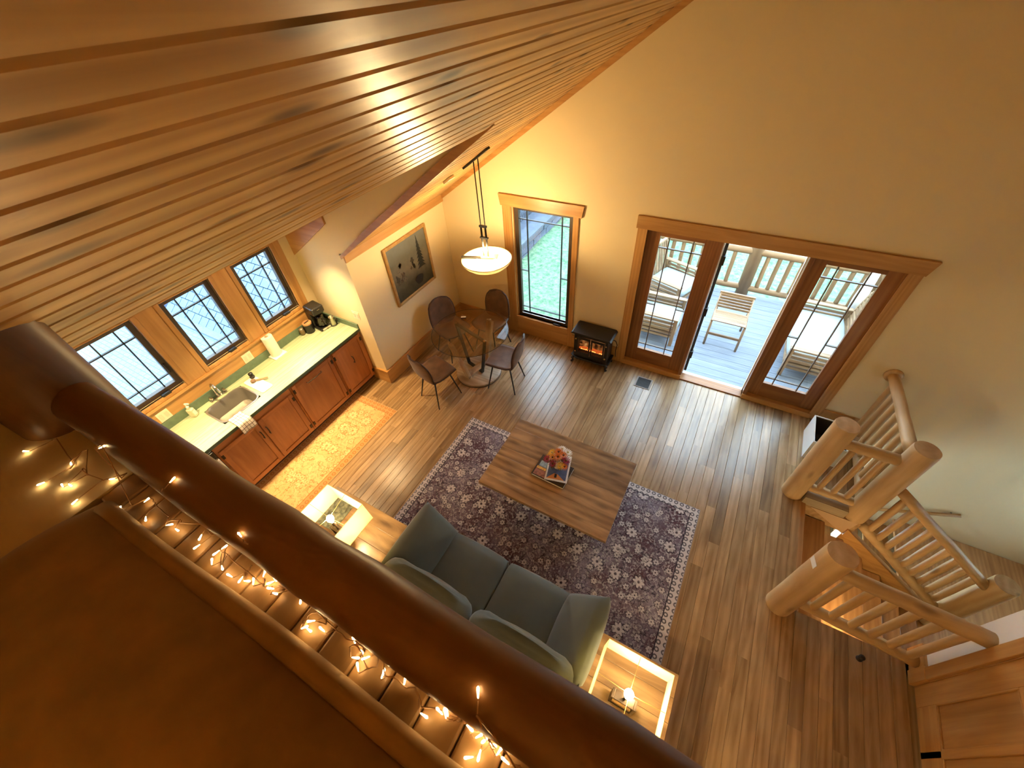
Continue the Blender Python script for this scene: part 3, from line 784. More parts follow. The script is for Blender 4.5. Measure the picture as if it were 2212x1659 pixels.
MB().box(0.1, 0.103, -0.06, 0.06, 0.008, 0.032).build('control_panel', plain('light_panel', (0.75, 0.72, 0.62), 0.35), cm)
MB().tube([(0.085, 0.0, 0.15), (0.12, 0, 0.14), (0.125, 0, 0.09), (0.09, 0, 0.07)], 0.009, 8).build('carafe_handle', MATS['black_plastic'], cm, True)
mg = thing('milk_frother', 'small steel frothing jug with a black handle right of the coffee maker', 'jug', (-4.475, 2.655, CZ))
MB().lathe([(0, 0), (0.036, 0), (0.04, 0.01), (0.034, 0.08), (0.032, 0.115), (0.038, 0.13), (0.032, 0.128), (0.0, 0.10)], 24).build('body', plain('satin_steel', (0.6, 0.56, 0.45), 0.3, metal=0.9), mg, True)
MB().tube([(0.03, 0.02, 0.11), (0.05, 0.032, 0.10), (0.052, 0.034, 0.05), (0.034, 0.022, 0.03)], 0.007, 8).build('handle', MATS['black_plastic'], mg, True)
MB().lathe([(0, 0), (0.05, 0), (0.05, 0.006), (0.04, 0.01), (0, 0.01)], 24, c=(0, 0, -0.0)).build('foot', MATS['black_plastic'], mg, True)
# wall plates
def plate(label, loc, rot, n=2):
    o = thing('outlet_plate', label, 'outlet', loc); o.rotation_euler = rot
    MB().box(-0.06, 0.06, 0, 0.006, -0.06, 0.06).build('plate', plain('almond_plate', (0.80, 0.70, 0.50), 0.45), o, bevel=0.003)
    for i in range(n):
        x_ = -0.028 + 0.056 * i
        MB().box(x_ - 0.016, x_ + 0.016, 0.005, 0.010, -0.033, 0.033).build('socket', plain('almond_socket', (0.70, 0.60, 0.42), 0.4), o, bevel=0.003)
    return o
plate('almond double outlet under the window nearest the soap bottle', (XK + 0.012, 0.56, 1.10), (0, 0, -PI / 2))
plate('almond double outlet between the faucet and the paper towel', (XK + 0.012, 1.58, 1.10), (0, 0, -PI / 2))
plate('almond switch plate on the kitchen end wall near the corner', (-4.04, YC, 1.16), (0, 0, PI))
# recessed lights in the kitchen ceiling
M_BULB = emissive('warm_bulb', (1.0, 0.72, 0.40), 30)
for y_, txt in ((2.3, 'nearest the end wall'), (1.35, 'above the sink'), (0.45, 'above the fridge')):
    rl = thing('recessed_light', 'round recessed ceiling light over the counter, ' + txt, 'ceiling light', (-4.15, y_, zdorm(-4.15) - 0.02))
    rl.rotation_euler = (0, -math.atan(0.42), 0)
    MB().lathe([(0.055, 0.0), (0.08, 0.0), (0.08, -0.008), (0.06, -0.012)], 24, cap=False).build('trim_ring', plain('white_ring', (0.8, 0.78, 0.72), 0.4), rl, True)
    MB().lathe([(0.0, -0.002), (0.055, -0.002), (0.055, -0.004), (0.0, -0.004)], 20).build('lens', M_BULB, rl)
    o = lamp('recessed_lamp', 'SPOT', (0, 0, -0.03), 190, size=0.045, rot=(0, math.atan(0.42), 0), spot=1.45, parent=rl)
# runner rug in front of the cabinets
def pattern_rug(name, w, h, field, field2, dark, pale, bw, sc=1.0, border=None):
    """printed rug: border of small medallions, field of flowers, rings and scrolls, faded patches; UV in metres"""
    m, nt, b = newmat(name)
    tc = N(nt, 'ShaderNodeTexCoord'); sp = N(nt, 'ShaderNodeSeparateXYZ'); L(nt, tc, 'Object', sp, 0)
    def M(op, a, b_=None, c_=None):
        n = N(nt, 'ShaderNodeMath', operation=op)
        for i, v in enumerate((a, b_, c_)):
            if v is None: continue
            if isinstance(v, (int, float)): n.inputs[i].default_value = v
            else: nt.links.new(v, n.inputs[i])
        return n.outputs[0]
    def MIX(fac, a, c_):
        n = N(nt, 'ShaderNodeMix', data_type='RGBA')
        if isinstance(fac, (int, float)): n.inputs[0].default_value = fac
        else: nt.links.new(fac, n.inputs[0])
        for i, v in ((6, a), (7, c_)):
            if isinstance(v, tuple): n.inputs[i].default_value = (*v, 1)
            else: nt.links.new(v, n.inputs[i])
        return n.outputs[2]
    X = sp.outputs['X']; Y = sp.outputs['Y']
    ex = M('SUBTRACT', w / 2, M('ABSOLUTE', X)); ey = M('SUBTRACT', h / 2, M('ABSOLUTE', Y))
    edge = M('MINIMUM', ex, ey)
    ax_ = M('ABSOLUTE', X)    # mirror so that the field is symmetric
    cmb = N(nt, 'ShaderNodeCombineXYZ'); nt.links.new(ax_, cmb.inputs[0]); nt.links.new(Y, cmb.inputs[1])
    def vor(scale, off, rnd=0.75, feat='F1'):
        va = N(nt, 'ShaderNodeVectorMath', operation='ADD'); va.inputs[1].default_value = off; L(nt, cmb, 0, va, 0)
        v = N(nt, 'ShaderNodeTexVoronoi', voronoi_dimensions='2D', feature=feat); v.inputs['Scale'].default_value = scale * sc; v.inputs['Randomness'].default_value = rnd
        L(nt, va, 0, v, 'Vector'); return v, va
    def flowers(scale, off, petals, r_, depth, rnd=0.75):
        v, va = vor(scale, off, rnd)
        sub = N(nt, 'ShaderNodeVectorMath', operation='SUBTRACT'); L(nt, va, 0, sub, 0); L(nt, v, 'Position', sub, 1)
        s2 = N(nt, 'ShaderNodeSeparateXYZ'); L(nt, sub, 0, s2, 0)
        a = M('ARCTAN2', s2.outputs['Y'], s2.outputs['X'])
        pet = M('ADD', 1 - depth, M('MULTIPLY', depth, M('ABSOLUTE', M('COSINE', M('MULTIPLY', a, petals / 2)))))
        dist = v.outputs['Distance']
        rr = M('MULTIPLY', pet, r_)
        shape = M('MULTIPLY', M('LESS_THAN', dist, rr), M('GREATER_THAN', dist, M('MULTIPLY', rr, 0.28)))
        return shape, v.outputs['Color'], dist, rr
    col = None
    # field tone with cloudy fading
    nz = N(nt, 'ShaderNodeTexNoise'); nz.inputs['Scale'].default_value = 2.2; nz.inputs['Detail'].default_value = 8; nz.inputs['Roughness'].default_value = 0.7
    L(nt, tc, 'Object', nz, 'Vector')
    fade = ramp(nt, [(0.42, (0, 0, 0)), (0.66, (1, 1, 1))]); L(nt, nz, 'Fac', fade, 'Fac')
    col = MIX(fade.outputs[0], field, field2)
    # dark outlines: scroll lines from distorted waves
    nd = N(nt, 'ShaderNodeTexNoise'); nd.inputs['Scale'].default_value = 7 * sc; nd.inputs['Detail'].default_value = 2; L(nt, cmb, 0, nd, 'Vector')
    ln_ = M('LESS_THAN', M('ABSOLUTE', M('SUBTRACT', nd.outputs['Fac'], 0.5)), 0.012)
    col = MIX(M('MULTIPLY', ln_, 0.75), col, dark)
    ln2 = M('LESS_THAN', M('ABSOLUTE', M('SUBTRACT', nd.outputs['Fac'], 0.57)), 0.009)
    col = MIX(M('MULTIPLY', ln2, 0.7), col, pale)
    # flowers
    for scale, off, pet, r_, dep, rnd, alpha in ((3.0, (3.1, 1.7, 0), 8, 0.27, 0.45, 0.6, 1.0), (5.5, (9.3, 4.4, 0), 6, 0.26, 0.4, 0.9, 0.85), (12.0, (5.3, 2.2, 0), 5, 0.22, 0.3, 1.0, 0.6)):
        sh, cc, dist, rr = flowers(scale, off, pet, r_, dep, rnd)
        sc2 = N(nt, 'ShaderNodeSeparateColor'); nt.links.new(cc, sc2.inputs[0])
        pick = M('GREATER_THAN', sc2.outputs[0], 0.42)
        halo = M('MULTIPLY', M('LESS_THAN', dist, M('MULTIPLY', rr, 1.28)), pick)
        col = MIX(M('MULTIPLY', halo, 0.7), col, dark)
        col = MIX(M('MULTIPLY', M('MULTIPLY', sh, pick), alpha), col, pale)
    # wear: fine flecks
    nf = N(nt, 'ShaderNodeTexNoise'); nf.inputs['Scale'].default_value = 55; nf.inputs['Detail'].default_value = 4; L(nt, tc, 'Object', nf, 'Vector')
    wear = ramp(nt, [(0.52, (0, 0, 0)), (0.66, (1, 1, 1))]); L(nt, nf, 'Fac', wear, 'Fac')
    col = MIX(M('MULTIPLY', wear.outputs[0], 0.45), col, pale if not border else field2)
    # border band
    inb = M('LESS_THAN', edge, bw)
    nb = border or pale
    vb = N(nt, 'ShaderNodeTexVoronoi', voronoi_dimensions='2D'); vb.inputs['Scale'].default_value = 1.0 / (bw * 0.78); vb.inputs['Randomness'].default_value = 0.0
    L(nt, tc, 'Object', vb, 'Vector')
    ring = M('MULTIPLY', M('LESS_THAN', vb.outputs['Distance'], 0.36), M('GREATER_THAN', vb.outputs['Distance'], 0.16))
    bcol = MIX(M('MULTIPLY', ring, 0.8), nb, dark)
    col = MIX(inb, col, bcol)
    lineb = M('MULTIPLY', M('GREATER_THAN', edge, bw), M('LESS_THAN', edge, bw + 0.008))
    col = MIX(lineb, col, dark)
    nt.links.new(col, b.inputs['Base Color']); b.inputs['Roughness'].default_value = 0.95; b.inputs['Specular IOR Level'].default_value = 0.1
    bp = N(nt, 'ShaderNodeBump'); bp.inputs['Strength'].default_value = 0.25; bp.inputs['Distance'].default_value = 0.004
    L(nt, nf, 'Fac', bp, 'Height'); L(nt, bp, 'Normal', b, 'Normal')
    return m
rw, rh = 0.78, 2.0
M_RUN = pattern_rug('gold_runner_print', rw, rh, (0.62, 0.40, 0.17), (0.70, 0.50, 0.24), (0.42, 0.17, 0.05), (0.72, 0.52, 0.26), 0.09, 1.3, border=(0.55, 0.30, 0.12))
ru = thing('runner_rug', 'gold and rust floral runner rug in front of the kitchen cabinets', 'rug', (-3.78, 1.33, 0))
MB().box(-rw / 2, rw / 2, -rh / 2, rh / 2, 0.0005, 0.008).build('pile', M_RUN, ru, bevel=0.003)
MB().box(-rw / 2 - 0.008, rw / 2 + 0.008, -rh / 2 - 0.008, rh / 2 + 0.008, 0.0004, 0.006).build('binding', plain('tan_binding', (0.5, 0.33, 0.16), 0.9), ru)

# ================================================================ living room
rw, rh = 2.92, 1.748
M_RUG = pattern_rug('plum_rug_print', rw, rh, (0.115, 0.060, 0.070), (0.28, 0.245, 0.29), (0.028, 0.024, 0.036), (0.64, 0.58, 0.55), 0.078, 1.55)
rug = thing('area_rug', 'worn plum and grey floral area rug under the coffee table', 'rug', (-0.92, 1.826, 0.0))
MB().box(-rw / 2, rw / 2, -rh / 2, rh / 2, 0.0005, 0.009).build('pile', M_RUG, rug, bevel=0.003)
MB().box(-rw / 2 - 0.006, rw / 2 + 0.006, -rh / 2 - 0.006, rh / 2 + 0.006, 0.0004, 0.006).build('binding', plain('grey_binding', (0.35, 0.31, 0.29), 0.9), rug)

# ---- coffee table
M_MANGO_X = wood('mango_x', (0.15, 0.080, 0.034), (0.47, 0.295, 0.145), 'X', grain=9, along=1.7, rough=0.32, tint=0.2, bump=0.06, knots=0.5, line=0.5)
M_MANGO_Z = wood('mango_z', (0.17, 0.085, 0.033), (0.44, 0.26, 0.115), 'Z', grain=16, along=1.6, rough=0.34, tint=0.18, bump=0.06, knots=0.5)
ctb = thing('coffee_table', 'rectangular plank coffee table standing on the plum rug', 'table', (-0.905, 2.19, 0.009))
tw_, th_, tz = 1.40, 0.955, 0.431
widths = [0.115, 0.13, 0.15, 0.12, 0.16, 0.13, 0.15]
ssum = sum(widths); y_ = -th_ / 2
for w in widths:
    w2 = w * th_ / ssum
    MB().box(-tw_ / 2, tw_ / 2, y_ + 0.0006, y_ + w2 - 0.0006, tz - 0.045, tz + random.uniform(-0.0008, 0.0008)).build('plank', M_MANGO_X, ctb, bevel=0.0025)
    y_ += w2
for sx in (-1, 1):
    lg = MB().box(sx * 0.44 - 0.035, sx * 0.44 + 0.035, -0.28, 0.28, 0, tz - 0.045).build('leg', M_MANGO_Z, ctb, bevel=0.004)
MB().box(-0.405, 0.405, -0.03, 0.03, 0.12, 0.2).build('stretcher', M_MANGO_X, ctb, bevel=0.004)

# ---- books and flowers on the table
TZ = 0.009 + tz + 0.001
def book(name, label, loc, rz, w, h, t_, cover, cat='book', spine=None):
    o = thing(name, label, cat, loc, rz)
    MB().box(-w / 2 + 0.004, w / 2 - 0.003, -h / 2 + 0.003, h / 2 - 0.003, 0.0025, t_ - 0.0025).build('pages', plain('page_paper', (0.78, 0.74, 0.64), 0.8), o)
    c = MB().box(-w / 2, w / 2, -h / 2, h / 2, t_ - 0.0025, t_).box(-w / 2, w / 2, -h / 2, h / 2, 0, 0.0025).box(-w / 2, -w / 2 + 0.003, -h / 2, h / 2, 0, t_)
    c.build('cover', cover, o)
    return o
b1_ = book('book', 'large dark coffee-table book at the bottom of the pile', (-0.955, 2.165, TZ), -0.04, 0.37, 0.27, 0.032, plain('dark_cover', (0.035, 0.028, 0.026), 0.35))
MB().box(-0.17, -0.03, -0.125, -0.05, 0.0322, 0.0328).build('cover_print', plain('rust_print', (0.32, 0.14, 0.10), 0.5, noise=0.4, nscale=40), b1_)
MB().box(-0.17, -0.06, -0.045, -0.015, 0.0322, 0.0328).build('cover_print', plain('gold_print', (0.70, 0.42, 0.10), 0.5, noise=0.3, nscale=60), b1_)
MB().box(-0.16, -0.06, -0.01, 0.06, 0.0322, 0.0328).build('cover_print', plain('steel_blue_print', (0.25, 0.36, 0.44), 0.5, noise=0.3, nscale=30), b1_)
b2_ = book('magazine', 'white-bordered magazine with a blue and orange cover under the flowers', (-0.915, 2.22, TZ + 0.034), 0.24, 0.235, 0.33, 0.010, plain('white_cover', (0.80, 0.80, 0.78), 0.35), 'magazine')
zc = 0.0104
MB().box(-0.10, 0.10, -0.147, 0.10, zc, zc + 0.0004).build('cover_print', plain('slate_blue_print', (0.085, 0.115, 0.20), 0.4, noise=0.25, nscale=25), b2_)
MB().add([(-0.098, -0.147, zc + 0.0007), (0.085, -0.147, zc + 0.0007), (0.01, -0.085, zc + 0.0007), (-0.03, -0.08, zc + 0.0007)], [(0, 1, 2, 3)]).build('road_print', plain('orange_print', (0.62, 0.22, 0.05), 0.45), b2_, solid=0.0003)
MB().box(-0.022, 0.002, -0.13, -0.085, zc + 0.0009, zc + 0.0013).build('figure_print', M_BLACK, b2_)
fl = thing('flower_vase', 'white pot of yellow, orange, crimson and white gerbera flowers on the magazine', 'flowers', (-0.93, 2.225, TZ + 0.0455))
MB().lathe([(0, 0), (0.035, 0), (0.045, 0.02), (0.05, 0.05), (0.042, 0.085), (0.036, 0.09), (0.036, 0.082), (0, 0.07)], 20).build('pot', plain('white_pot', (0.82, 0.8, 0.76), 0.35), fl, True)
M_STEM = plain('green_stem', (0.08, 0.16, 0.04), 0.6)
def bloom(px, py, pz, r_, col, n=15, tilt=None, ctr=(0.12, 0.04, 0.01)):
    r_ = r_ * 1.18; px, py = px * 1.1, py * 1.1
    up = Vector(tilt or (px * 3, py * 3 - 0.25, 0.8)).normalized()
    q = Vector((0, 0, 1)).rotation_difference(up)
    name = 'petals_%d' % (hash(col) % 100000)
    mat = plain('petal_%.2f_%.2f_%.2f' % col, col, 0.7, noise=0.15, nscale=80)
    mb_ = MB()
    for ring, (k, rr, lift) in enumerate(((n, r_, 0.10), (n - 3, r_ * 0.68, 0.35))):
        for i in range(k):
            a = 2 * PI * i / k + ring * 0.2; w = 2.4 * rr / k
            ca, sa = math.cos(a), math.sin(a)
            prof = [(0.15, 0.25, 0), (0.55, 0.95, lift * 0.7), (0.88, 0.8, lift * 0.9), (1.0, 0.12, lift * 0.8)]
            vs = []
            for t_, wd, lz in prof:
                for sg in (-1, 1):
                    v = Vector((ca * rr * t_ - sa * sg * wd * w / 2, sa * rr * t_ + ca * sg * wd * w / 2, rr * lz + ring * 0.004))
                    vs.append(Vector((px, py, pz)) + q @ v)
            mb_.add(vs, [(0, 1, 3, 2), (2, 3, 5, 4), (4, 5, 7, 6)])
    o = mb_.build('flower_head', mat, fl, True)
    c = MB().lathe([(0, 0.004), (r_ * 0.28, 0.003), (r_ * 0.22, 0.009), (0, 0.011)], 12)
    c.v = [tuple(Vector((px, py, pz)) + q @ Vector(v)) for v in c.v]
    c.build('flower_centre', plain('flower_eye_%.2f' % ctr[0], ctr, 0.8, noise=0.3, nscale=200), o, True)
    MB().tube([(px * 0.2, py * 0.2, 0.07), (px * 0.6, py * 0.6, (0.07 + pz) / 2 + 0.01), (px, py, pz)], 0.0025, 6).build('stem', M_STEM, fl, True)
OR = (0.72, 0.20, 0.025); YE = (0.78, 0.50, 0.07); CR = (0.30, 0.02, 0.06); WH = (0.84, 0.84, 0.78); PE = (0.80, 0.36, 0.06)
for a in ((-0.075, 0.045, 0.135, 0.042, YE), (-0.02, 0.07, 0.15, 0.045, OR), (0.035, 0.055, 0.15, 0.04, OR), (0.0, 0.01, 0.165, 0.043, OR), (-0.045, -0.01, 0.15, 0.038, PE),
          (-0.09, -0.035, 0.125, 0.042, CR), (0.075, 0.02, 0.135, 0.045, CR), (-0.02, -0.06, 0.13, 0.042, CR), (0.05, -0.055, 0.135, 0.04, YE), (0.085, -0.03, 0.11, 0.035, OR),
          (0.055, 0.115, 0.13, 0.045, WH), (-0.01, 0.13, 0.125, 0.045, WH), (-0.09, 0.01, 0.115, 0.033, YE)):
    bloom(*a, ctr=(0.5, 0.4, 0.15) if a[4] in (WH, YE) else (0.12, 0.04, 0.01))
for a in range(7):
    an = a * 0.9; ln = 0.07
    MB().add([(0.03 * math.cos(an), 0.03 * math.sin(an), 0.08), (0.07 * math.cos(an + .3), 0.07 * math.sin(an + .3), 0.10), (0.11 * math.cos(an), 0.11 * math.sin(an), 0.085), (0.07 * math.cos(an - .3), 0.07 * math.sin(an - .3), 0.10)], [(0, 1, 2, 3)]).build('leaf', plain('dark_leaf', (0.05, 0.12, 0.03), 0.5), fl, solid=0.001)

# ---- sofa
M_SOFA = plain('olive_green_velvet', (0.080, 0.095, 0.075), 0.75, noise=0.10, nscale=5, bump=0.04, sheen=0.35)
sf = thing('sofa', 'olive green two-seat sofa with pillowy arms', 'sofa', (-0.91, 0.70, 0.0))
def cushion(name, w, d_, h, loc, rot=(0, 0, 0), pw=0.35, par=None, mat=None):
    o = pillow(w, d_, h, 24, 18, pw).build(name, mat or M_SOFA, par or sf, True)
    bm = bmesh.new(); bm.from_mesh(o.data); bmesh.ops.remove_doubles(bm, verts=bm.verts, dist=0.0005); bmesh.ops.recalc_face_normals(bm, faces=bm.faces); bm.to_mesh(o.data); bm.free()
    o.location = loc; o.rotation_euler = rot
    return o
def softbox(name, w, d_, h, loc, rot=(0, 0, 0), bev=0.06, par=None, mat=None, puff=0.02):
    mb_ = MB(); n = 10
    # box with gently domed faces
    b_ = bmesh.new(); bmesh.ops.create_cube(b_, size=1.0)
    bmesh.ops.subdivide_edges(b_, edges=b_.edges[:], cuts=7, use_grid_fill=True)
    for v in b_.verts:
        p_ = [v.co.x * 2, v.co.y * 2, v.co.z * 2]
        q_ = []
        dim = (w, d_, h)
        for i in range(3):
            o1, o2 = [p_[j] for j in range(3) if j != i]
            q_.append(p_[i] * dim[i] / 2 + (math.copysign(puff, p_[i]) * (1 - o1 * o1) * (1 - o2 * o2) if abs(p_[i]) > 0.99 else 0))
        # round the corners
        r_ = bev
        c_ = [max(-dim[i] / 2 + r_, min(dim[i] / 2 - r_, q_[i])) for i in range(3)]
        dv = Vector(q_) - Vector(c_)
        if dv.length > r_: 
            ex = [max(0, abs(q_[i]) - (dim[i] / 2 - r_)) > 0 for i in range(3)]
            if sum(ex) > 1: dv = dv.normalized() * r_
        v.co = Vector(c_) + dv
    me = bpy.data.meshes.new(name); b_.to_mesh(me); b_.free(); me.materials.append(mat or M_SOFA)
    for p_ in me.polygons: p_.use_smooth = True
    o = bpy.data.objects.new(name, me); COL.objects.link(o); o.location = loc; o.rotation_euler = rot; o.parent = par or sf
    return o
softbox('frame', 1.78, 0.86, 0.22, (0, 0.0, 0.17), bev=0.04, puff=0.0)
for sx in (-1, 1):
    softbox('seat_cushion', 0.69, 0.62, 0.17, (sx * 0.346, 0.155, 0.345), bev=0.045, puff=0.018)
softbox('backrest', 1.76, 0.16, 0.50, (0, -0.36, 0.42), rot=(0.12, 0, 0), bev=0.07)
for sx in (-1, 1):
    softbox('back_cushion', 0.86, 0.24, 0.42, (sx * 0.432, -0.195, 0.60), rot=(math.radians(-22), 0, 0), bev=0.115, puff=0.07)
for sx in (-1, 1):
    ar = softbox('arm_base', 0.12, 0.80, 0.36, (sx * 0.83, 0.02, 0.24), bev=0.04)
    c = cushion('arm_cushion', 0.46, 0.66, 0.22, (sx * 0.755, 0.16, 0.53), rot=(0, math.radians(-sx * 50), 0), pw=0.30)
for sx in (-1, 1):
    for sy in (-1, 1):
        MB().cyl((sx * 0.8, sy * 0.36, 0.0095 if sy > 0 else 0.0095), (sx * 0.8, sy * 0.36, 0.07), 0.02, 0.026).build('foot', M_BLACK, sf, True)

# ---- end tables
def end_table(label, x0, x1, y0, y1, h):
    o = thing('end_table', label, 'table', ((x0 + x1) / 2, (y0 + y1) / 2, 0)); w = x1 - x0; d_ = y1 - y0
    n = 4; yy = -d_ / 2
    for i in range(n):
        MB().box(-w / 2, w / 2, yy + 0.0006, yy + d_ / n - 0.0006, h - 0.03, h).build('plank', M_MANGO_X, o, bevel=0.0025); yy += d_ / n
    for sx in (-1, 1):
        for sy in (-1, 1):
            MB().box(sx * (w / 2 - 0.03) - 0.022, sx * (w / 2 - 0.03) + 0.022, sy * (d_ / 2 - 0.03) - 0.022, sy * (d_ / 2 - 0.03) + 0.022, 0, h - 0.03).build('leg', M_MANGO_Z, o, bevel=0.003)
    MB().box(-w / 2 + 0.04, w / 2 - 0.04, -d_ / 2 + 0.04, d_ / 2 - 0.04, 0.14, 0.165).build('shelf', M_MANGO_X, o, bevel=0.002)
    for sy in (-1, 1):
        MB().box(-w / 2 + 0.05, w / 2 - 0.05, sy * (d_ / 2 - 0.03) - 0.01, sy * (d_ / 2 - 0.03) + 0.01, h - 0.09, h - 0.03).build('apron', M_MANGO_X, o, bevel=0.002)
    return o
ETH = 0.52
end_table('mango wood end table on the kitchen side of the green sofa', -2.86, -1.89, 0.34, 0.955, ETH)
end_table('mango wood end table right of the green sofa under the square lamp', -0.01, 0.61, 0.36, 0.985, ETH)

# ---- table lamps
def shade_mat():
    m = bpy.data.materials.new('linen_shade'); m.use_nodes = True; nt = m.node_tree; nt.nodes.clear()
    out = N(nt, 'ShaderNodeOutputMaterial'); d_ = N(nt, 'ShaderNodeBsdfDiffuse'); t_ = N(nt, 'ShaderNodeBsdfTranslucent'); mx = N(nt, 'ShaderNodeMixShader')
    d_.inputs[0].default_value = (0.80, 0.74, 0.42, 1); t_.inputs[0].default_value = (0.70, 0.60, 0.30, 1); mx.inputs[0].default_value = 0.45
    L(nt, d_, 0, mx, 1); L(nt, t_, 0, mx, 2); L(nt, mx, 0, out, 0)
    return m
M_SHADE = shade_mat()
M_LAMPBULB = emissive('lamp_bulb', (1.0, 0.80, 0.48), 60)
M_WIRE = plain('brass_wire', (0.6, 0.45, 0.2), 0.35, metal=1.0)
def table_lamp(label, x, y, e=17):
    o = thing('table_lamp', label, 'lamp', (x, y, ETH + 0.0005))
    z0, z1 = 0.225, 0.485; a, b = 0.225, 0.214      # half widths bottom / top
    sh = MB()
    c0 = [(-a, -a), (a, -a), (a, a), (-a, a)]; c1 = [(-b, -b), (b, -b), (b, b), (-b, b)]
    sh.add([(*p_, z0) for p_ in c0] + [(*p_, z1) for p_ in c1], [(i, (i + 1) % 4, (i + 1) % 4 + 4, i + 4) for i in range(4)])
    s_ = sh.build('shade', M_SHADE, o)
    for zz, c_ in ((z0, c0), (z1, c1)):
        MB().tube([(*p_, zz) for p_ in c_], 0.003, 6, closed=True).build('shade_rim', plain('shade_trim', (0.62, 0.50, 0.28), 0.8), s_)
    for p_ in ((1, 0), (-1, 0), (0, 1), (0, -1)):
        MB().cyl((0.02 * p_[0], 0.02 * p_[1], z1 - 0.06), (b * p_[0], b * p_[1], z1 - 0.004), 0.002, seg=6).build('spider_arm', M_WIRE, s_)
    MB().tube([(0.022 * math.cos(t_), 0.022 * math.sin(t_), z1 - 0.06) for t_ in [2 * PI * k / 14 for k in range(14)]], 0.003, 6, closed=True).build('spider_ring', M_WIRE, s_)
    # open rectangular frame base on a wooden foot
    bs = frame_mb('x', -0.03, 0.03, -0.085, 0.085, 0.0, 0.20, -0.067, 0.067, 0.018, 0.182).build('base_frame', M_BRONZE, o, bevel=0.002)
    MB().box(-0.066, 0.066, -0.024, 0.024, 0.0185, 0.06).build('base_block', M_MANGO_X, o, bevel=0.003)
    MB().cyl((0, 0, 0.2), (0, 0, 0.30), 0.008).build('stem', M_BRONZE, o, True)
    MB().cyl((0, 0, 0.29), (0, 0, 0.345), 0.018, 0.016, seg=16).build('socket', M_BRONZE, o, True)
    MB().lathe([(0.0, 0.345), (0.014, 0.345), (0.018, 0.365), (0.03, 0.39), (0.031, 0.41), (0.022, 0.43), (0, 0.436)], 16).build('bulb', M_LAMPBULB, o, True)
    lamp('table_lamp_light', 'POINT', (0, 0, 0.455), e, size=0.03, parent=o)
    lamp('table_lamp_light', 'POINT', (0, 0, 0.27), e * 0.35, size=0.02, parent=o).location = (0.045, 0.045, 0.30)
    return o
table_lamp('square-shade table lamp beside the kitchen runner', -2.365, 0.585)
table_lamp('square-shade table lamp at the right end of the green sofa', 0.29, 0.625)
mgz = book('magazine', 'leaf-print magazine under the lamp on the kitchen-side end table', (-2.66, 0.72, ETH + 0.0005), 0.05, 0.26, 0.30, 0.008, plain('leaf_print', (0.16, 0.17, 0.11), 0.4, noise=0.75, nscale=28), 'magazine')

# ---- electric stove
sv = thing('electric_stove', 'black electric stove with glowing logs between the window and the doors', 'stove', (-1.37, 4.44, 0))
M_STOVE = plain('black_cast_iron', (0.013, 0.011, 0.010), 0.42, bump=0.05, nscale=120)
MB().prism([(-0.30, 0.545), (0.30, 0.545), (0.275, 0.575), (-0.275, 0.575)], 'y', -0.155, 0.14).build('top', M_STOVE, sv, bevel=0.008)
mb = MB(); mb.box(-0.25, 0.25, 0.0, 0.115, 0.12, 0.545); mb.box(-0.25, -0.205, -0.115, 0.0, 0.12, 0.545); mb.box(0.205, 0.25, -0.115, 0.0, 0.12, 0.545)
mb.box(-0.205, 0.205, -0.115, 0.0, 0.12, 0.17); mb.box(-0.205, 0.205, -0.115, 0.0, 0.49, 0.545)
MB_body = mb.build('body', M_STOVE, sv, bevel=0.004)
MB().prism([(-0.29, -0.10), (-0.2, -0.15), (0.2, -0.15), (0.29, -0.10), (0.29, 0.13), (-0.29, 0.13)], 'z', 0.095, 0.12).build('hearth_plate', M_STOVE, sv, bevel=0.006)
for sx in (-1, 1):
    for sy in (-1, 1):
        x_, y2 = sx * 0.24, (-0.11 if sy < 0 else 0.10)
        MB().tube([(x_, y2, 0.1), (x_ + sx * 0.025, y2 + sy * 0.012, 0.07), (x_ + sx * 0.01, y2 + sy * 0.006, 0.03), (x_ + sx * 0.03, y2 + sy * 0.015, 0.0)], [0.026, 0.02, 0.014, 0.022], 10).build('leg', M_STOVE, sv, True)
M_FIREGLASS = glassmat('fire_glass', (0.9, 0.85, 0.8), 0.6)
for sx in (-1, 1):
    a, b = (-0.205, -0.005) if sx < 0 else (0.005, 0.205)
    dr = frame_mb('x', -0.13, -0.115, a, b, 0.17, 0.49, a + 0.022, b - 0.022, 0.225, 0.455).build('door', M_STOVE, sv, bevel=0.003)
    MB().box(a + 0.022, b - 0.022, -0.123, -0.121, 0.225, 0.455).build('glass', M_FIREGLASS, dr)
    MB().lathe([(0, 0), (0.008, 0), (0.008, 0.012), (0.012, 0.016), (0.01, 0.026), (0, 0.028)], 10).build('knob', plain('brass', (0.7, 0.5, 0.2), 0.3, metal=1.0), dr, True, loc=(sx * 0.02, -0.13, 0.33), rot=(PI / 2, 0, 0))
    for z in (0.21, 0.44):
        MB().lathe([(0, 0), (0.012, 0), (0.012, 0.008), (0, 0.012)], 10).build('hinge_pin', MATS['brass'], dr, True, loc=(sx * 0.225, -0.116, z), rot=(PI / 2, 0, 0))
M_EMBER = emissive('ember_glow', (1.0, 0.22, 0.05), 5)
for i, (x_, z_, r_, rot_) in enumerate(((-0.12, 0.235, 0.022, 0.15), (-0.06, 0.245, 0.018, -0.3), (0.08, 0.24, 0.022, -0.15), (0.14, 0.25, 0.02, 0.25), (0.03, 0.235, 0.016, 0.1))):
    MB().tube([(x_ - 0.07, -0.03 - 0.02 * (i % 2), z_ - 0.07 * rot_), (x_, -0.04, z_ + 0.006), (x_ + 0.07, -0.03, z_ + 0.07 * rot_)], [r_ * 0.8, r_, r_ * 0.75], 8, wob=0.12).build('log', plain('charred_log', (0.05, 0.025, 0.015), 0.9, emit=(1.0, 0.18, 0.03), es=0.6), sv, True)
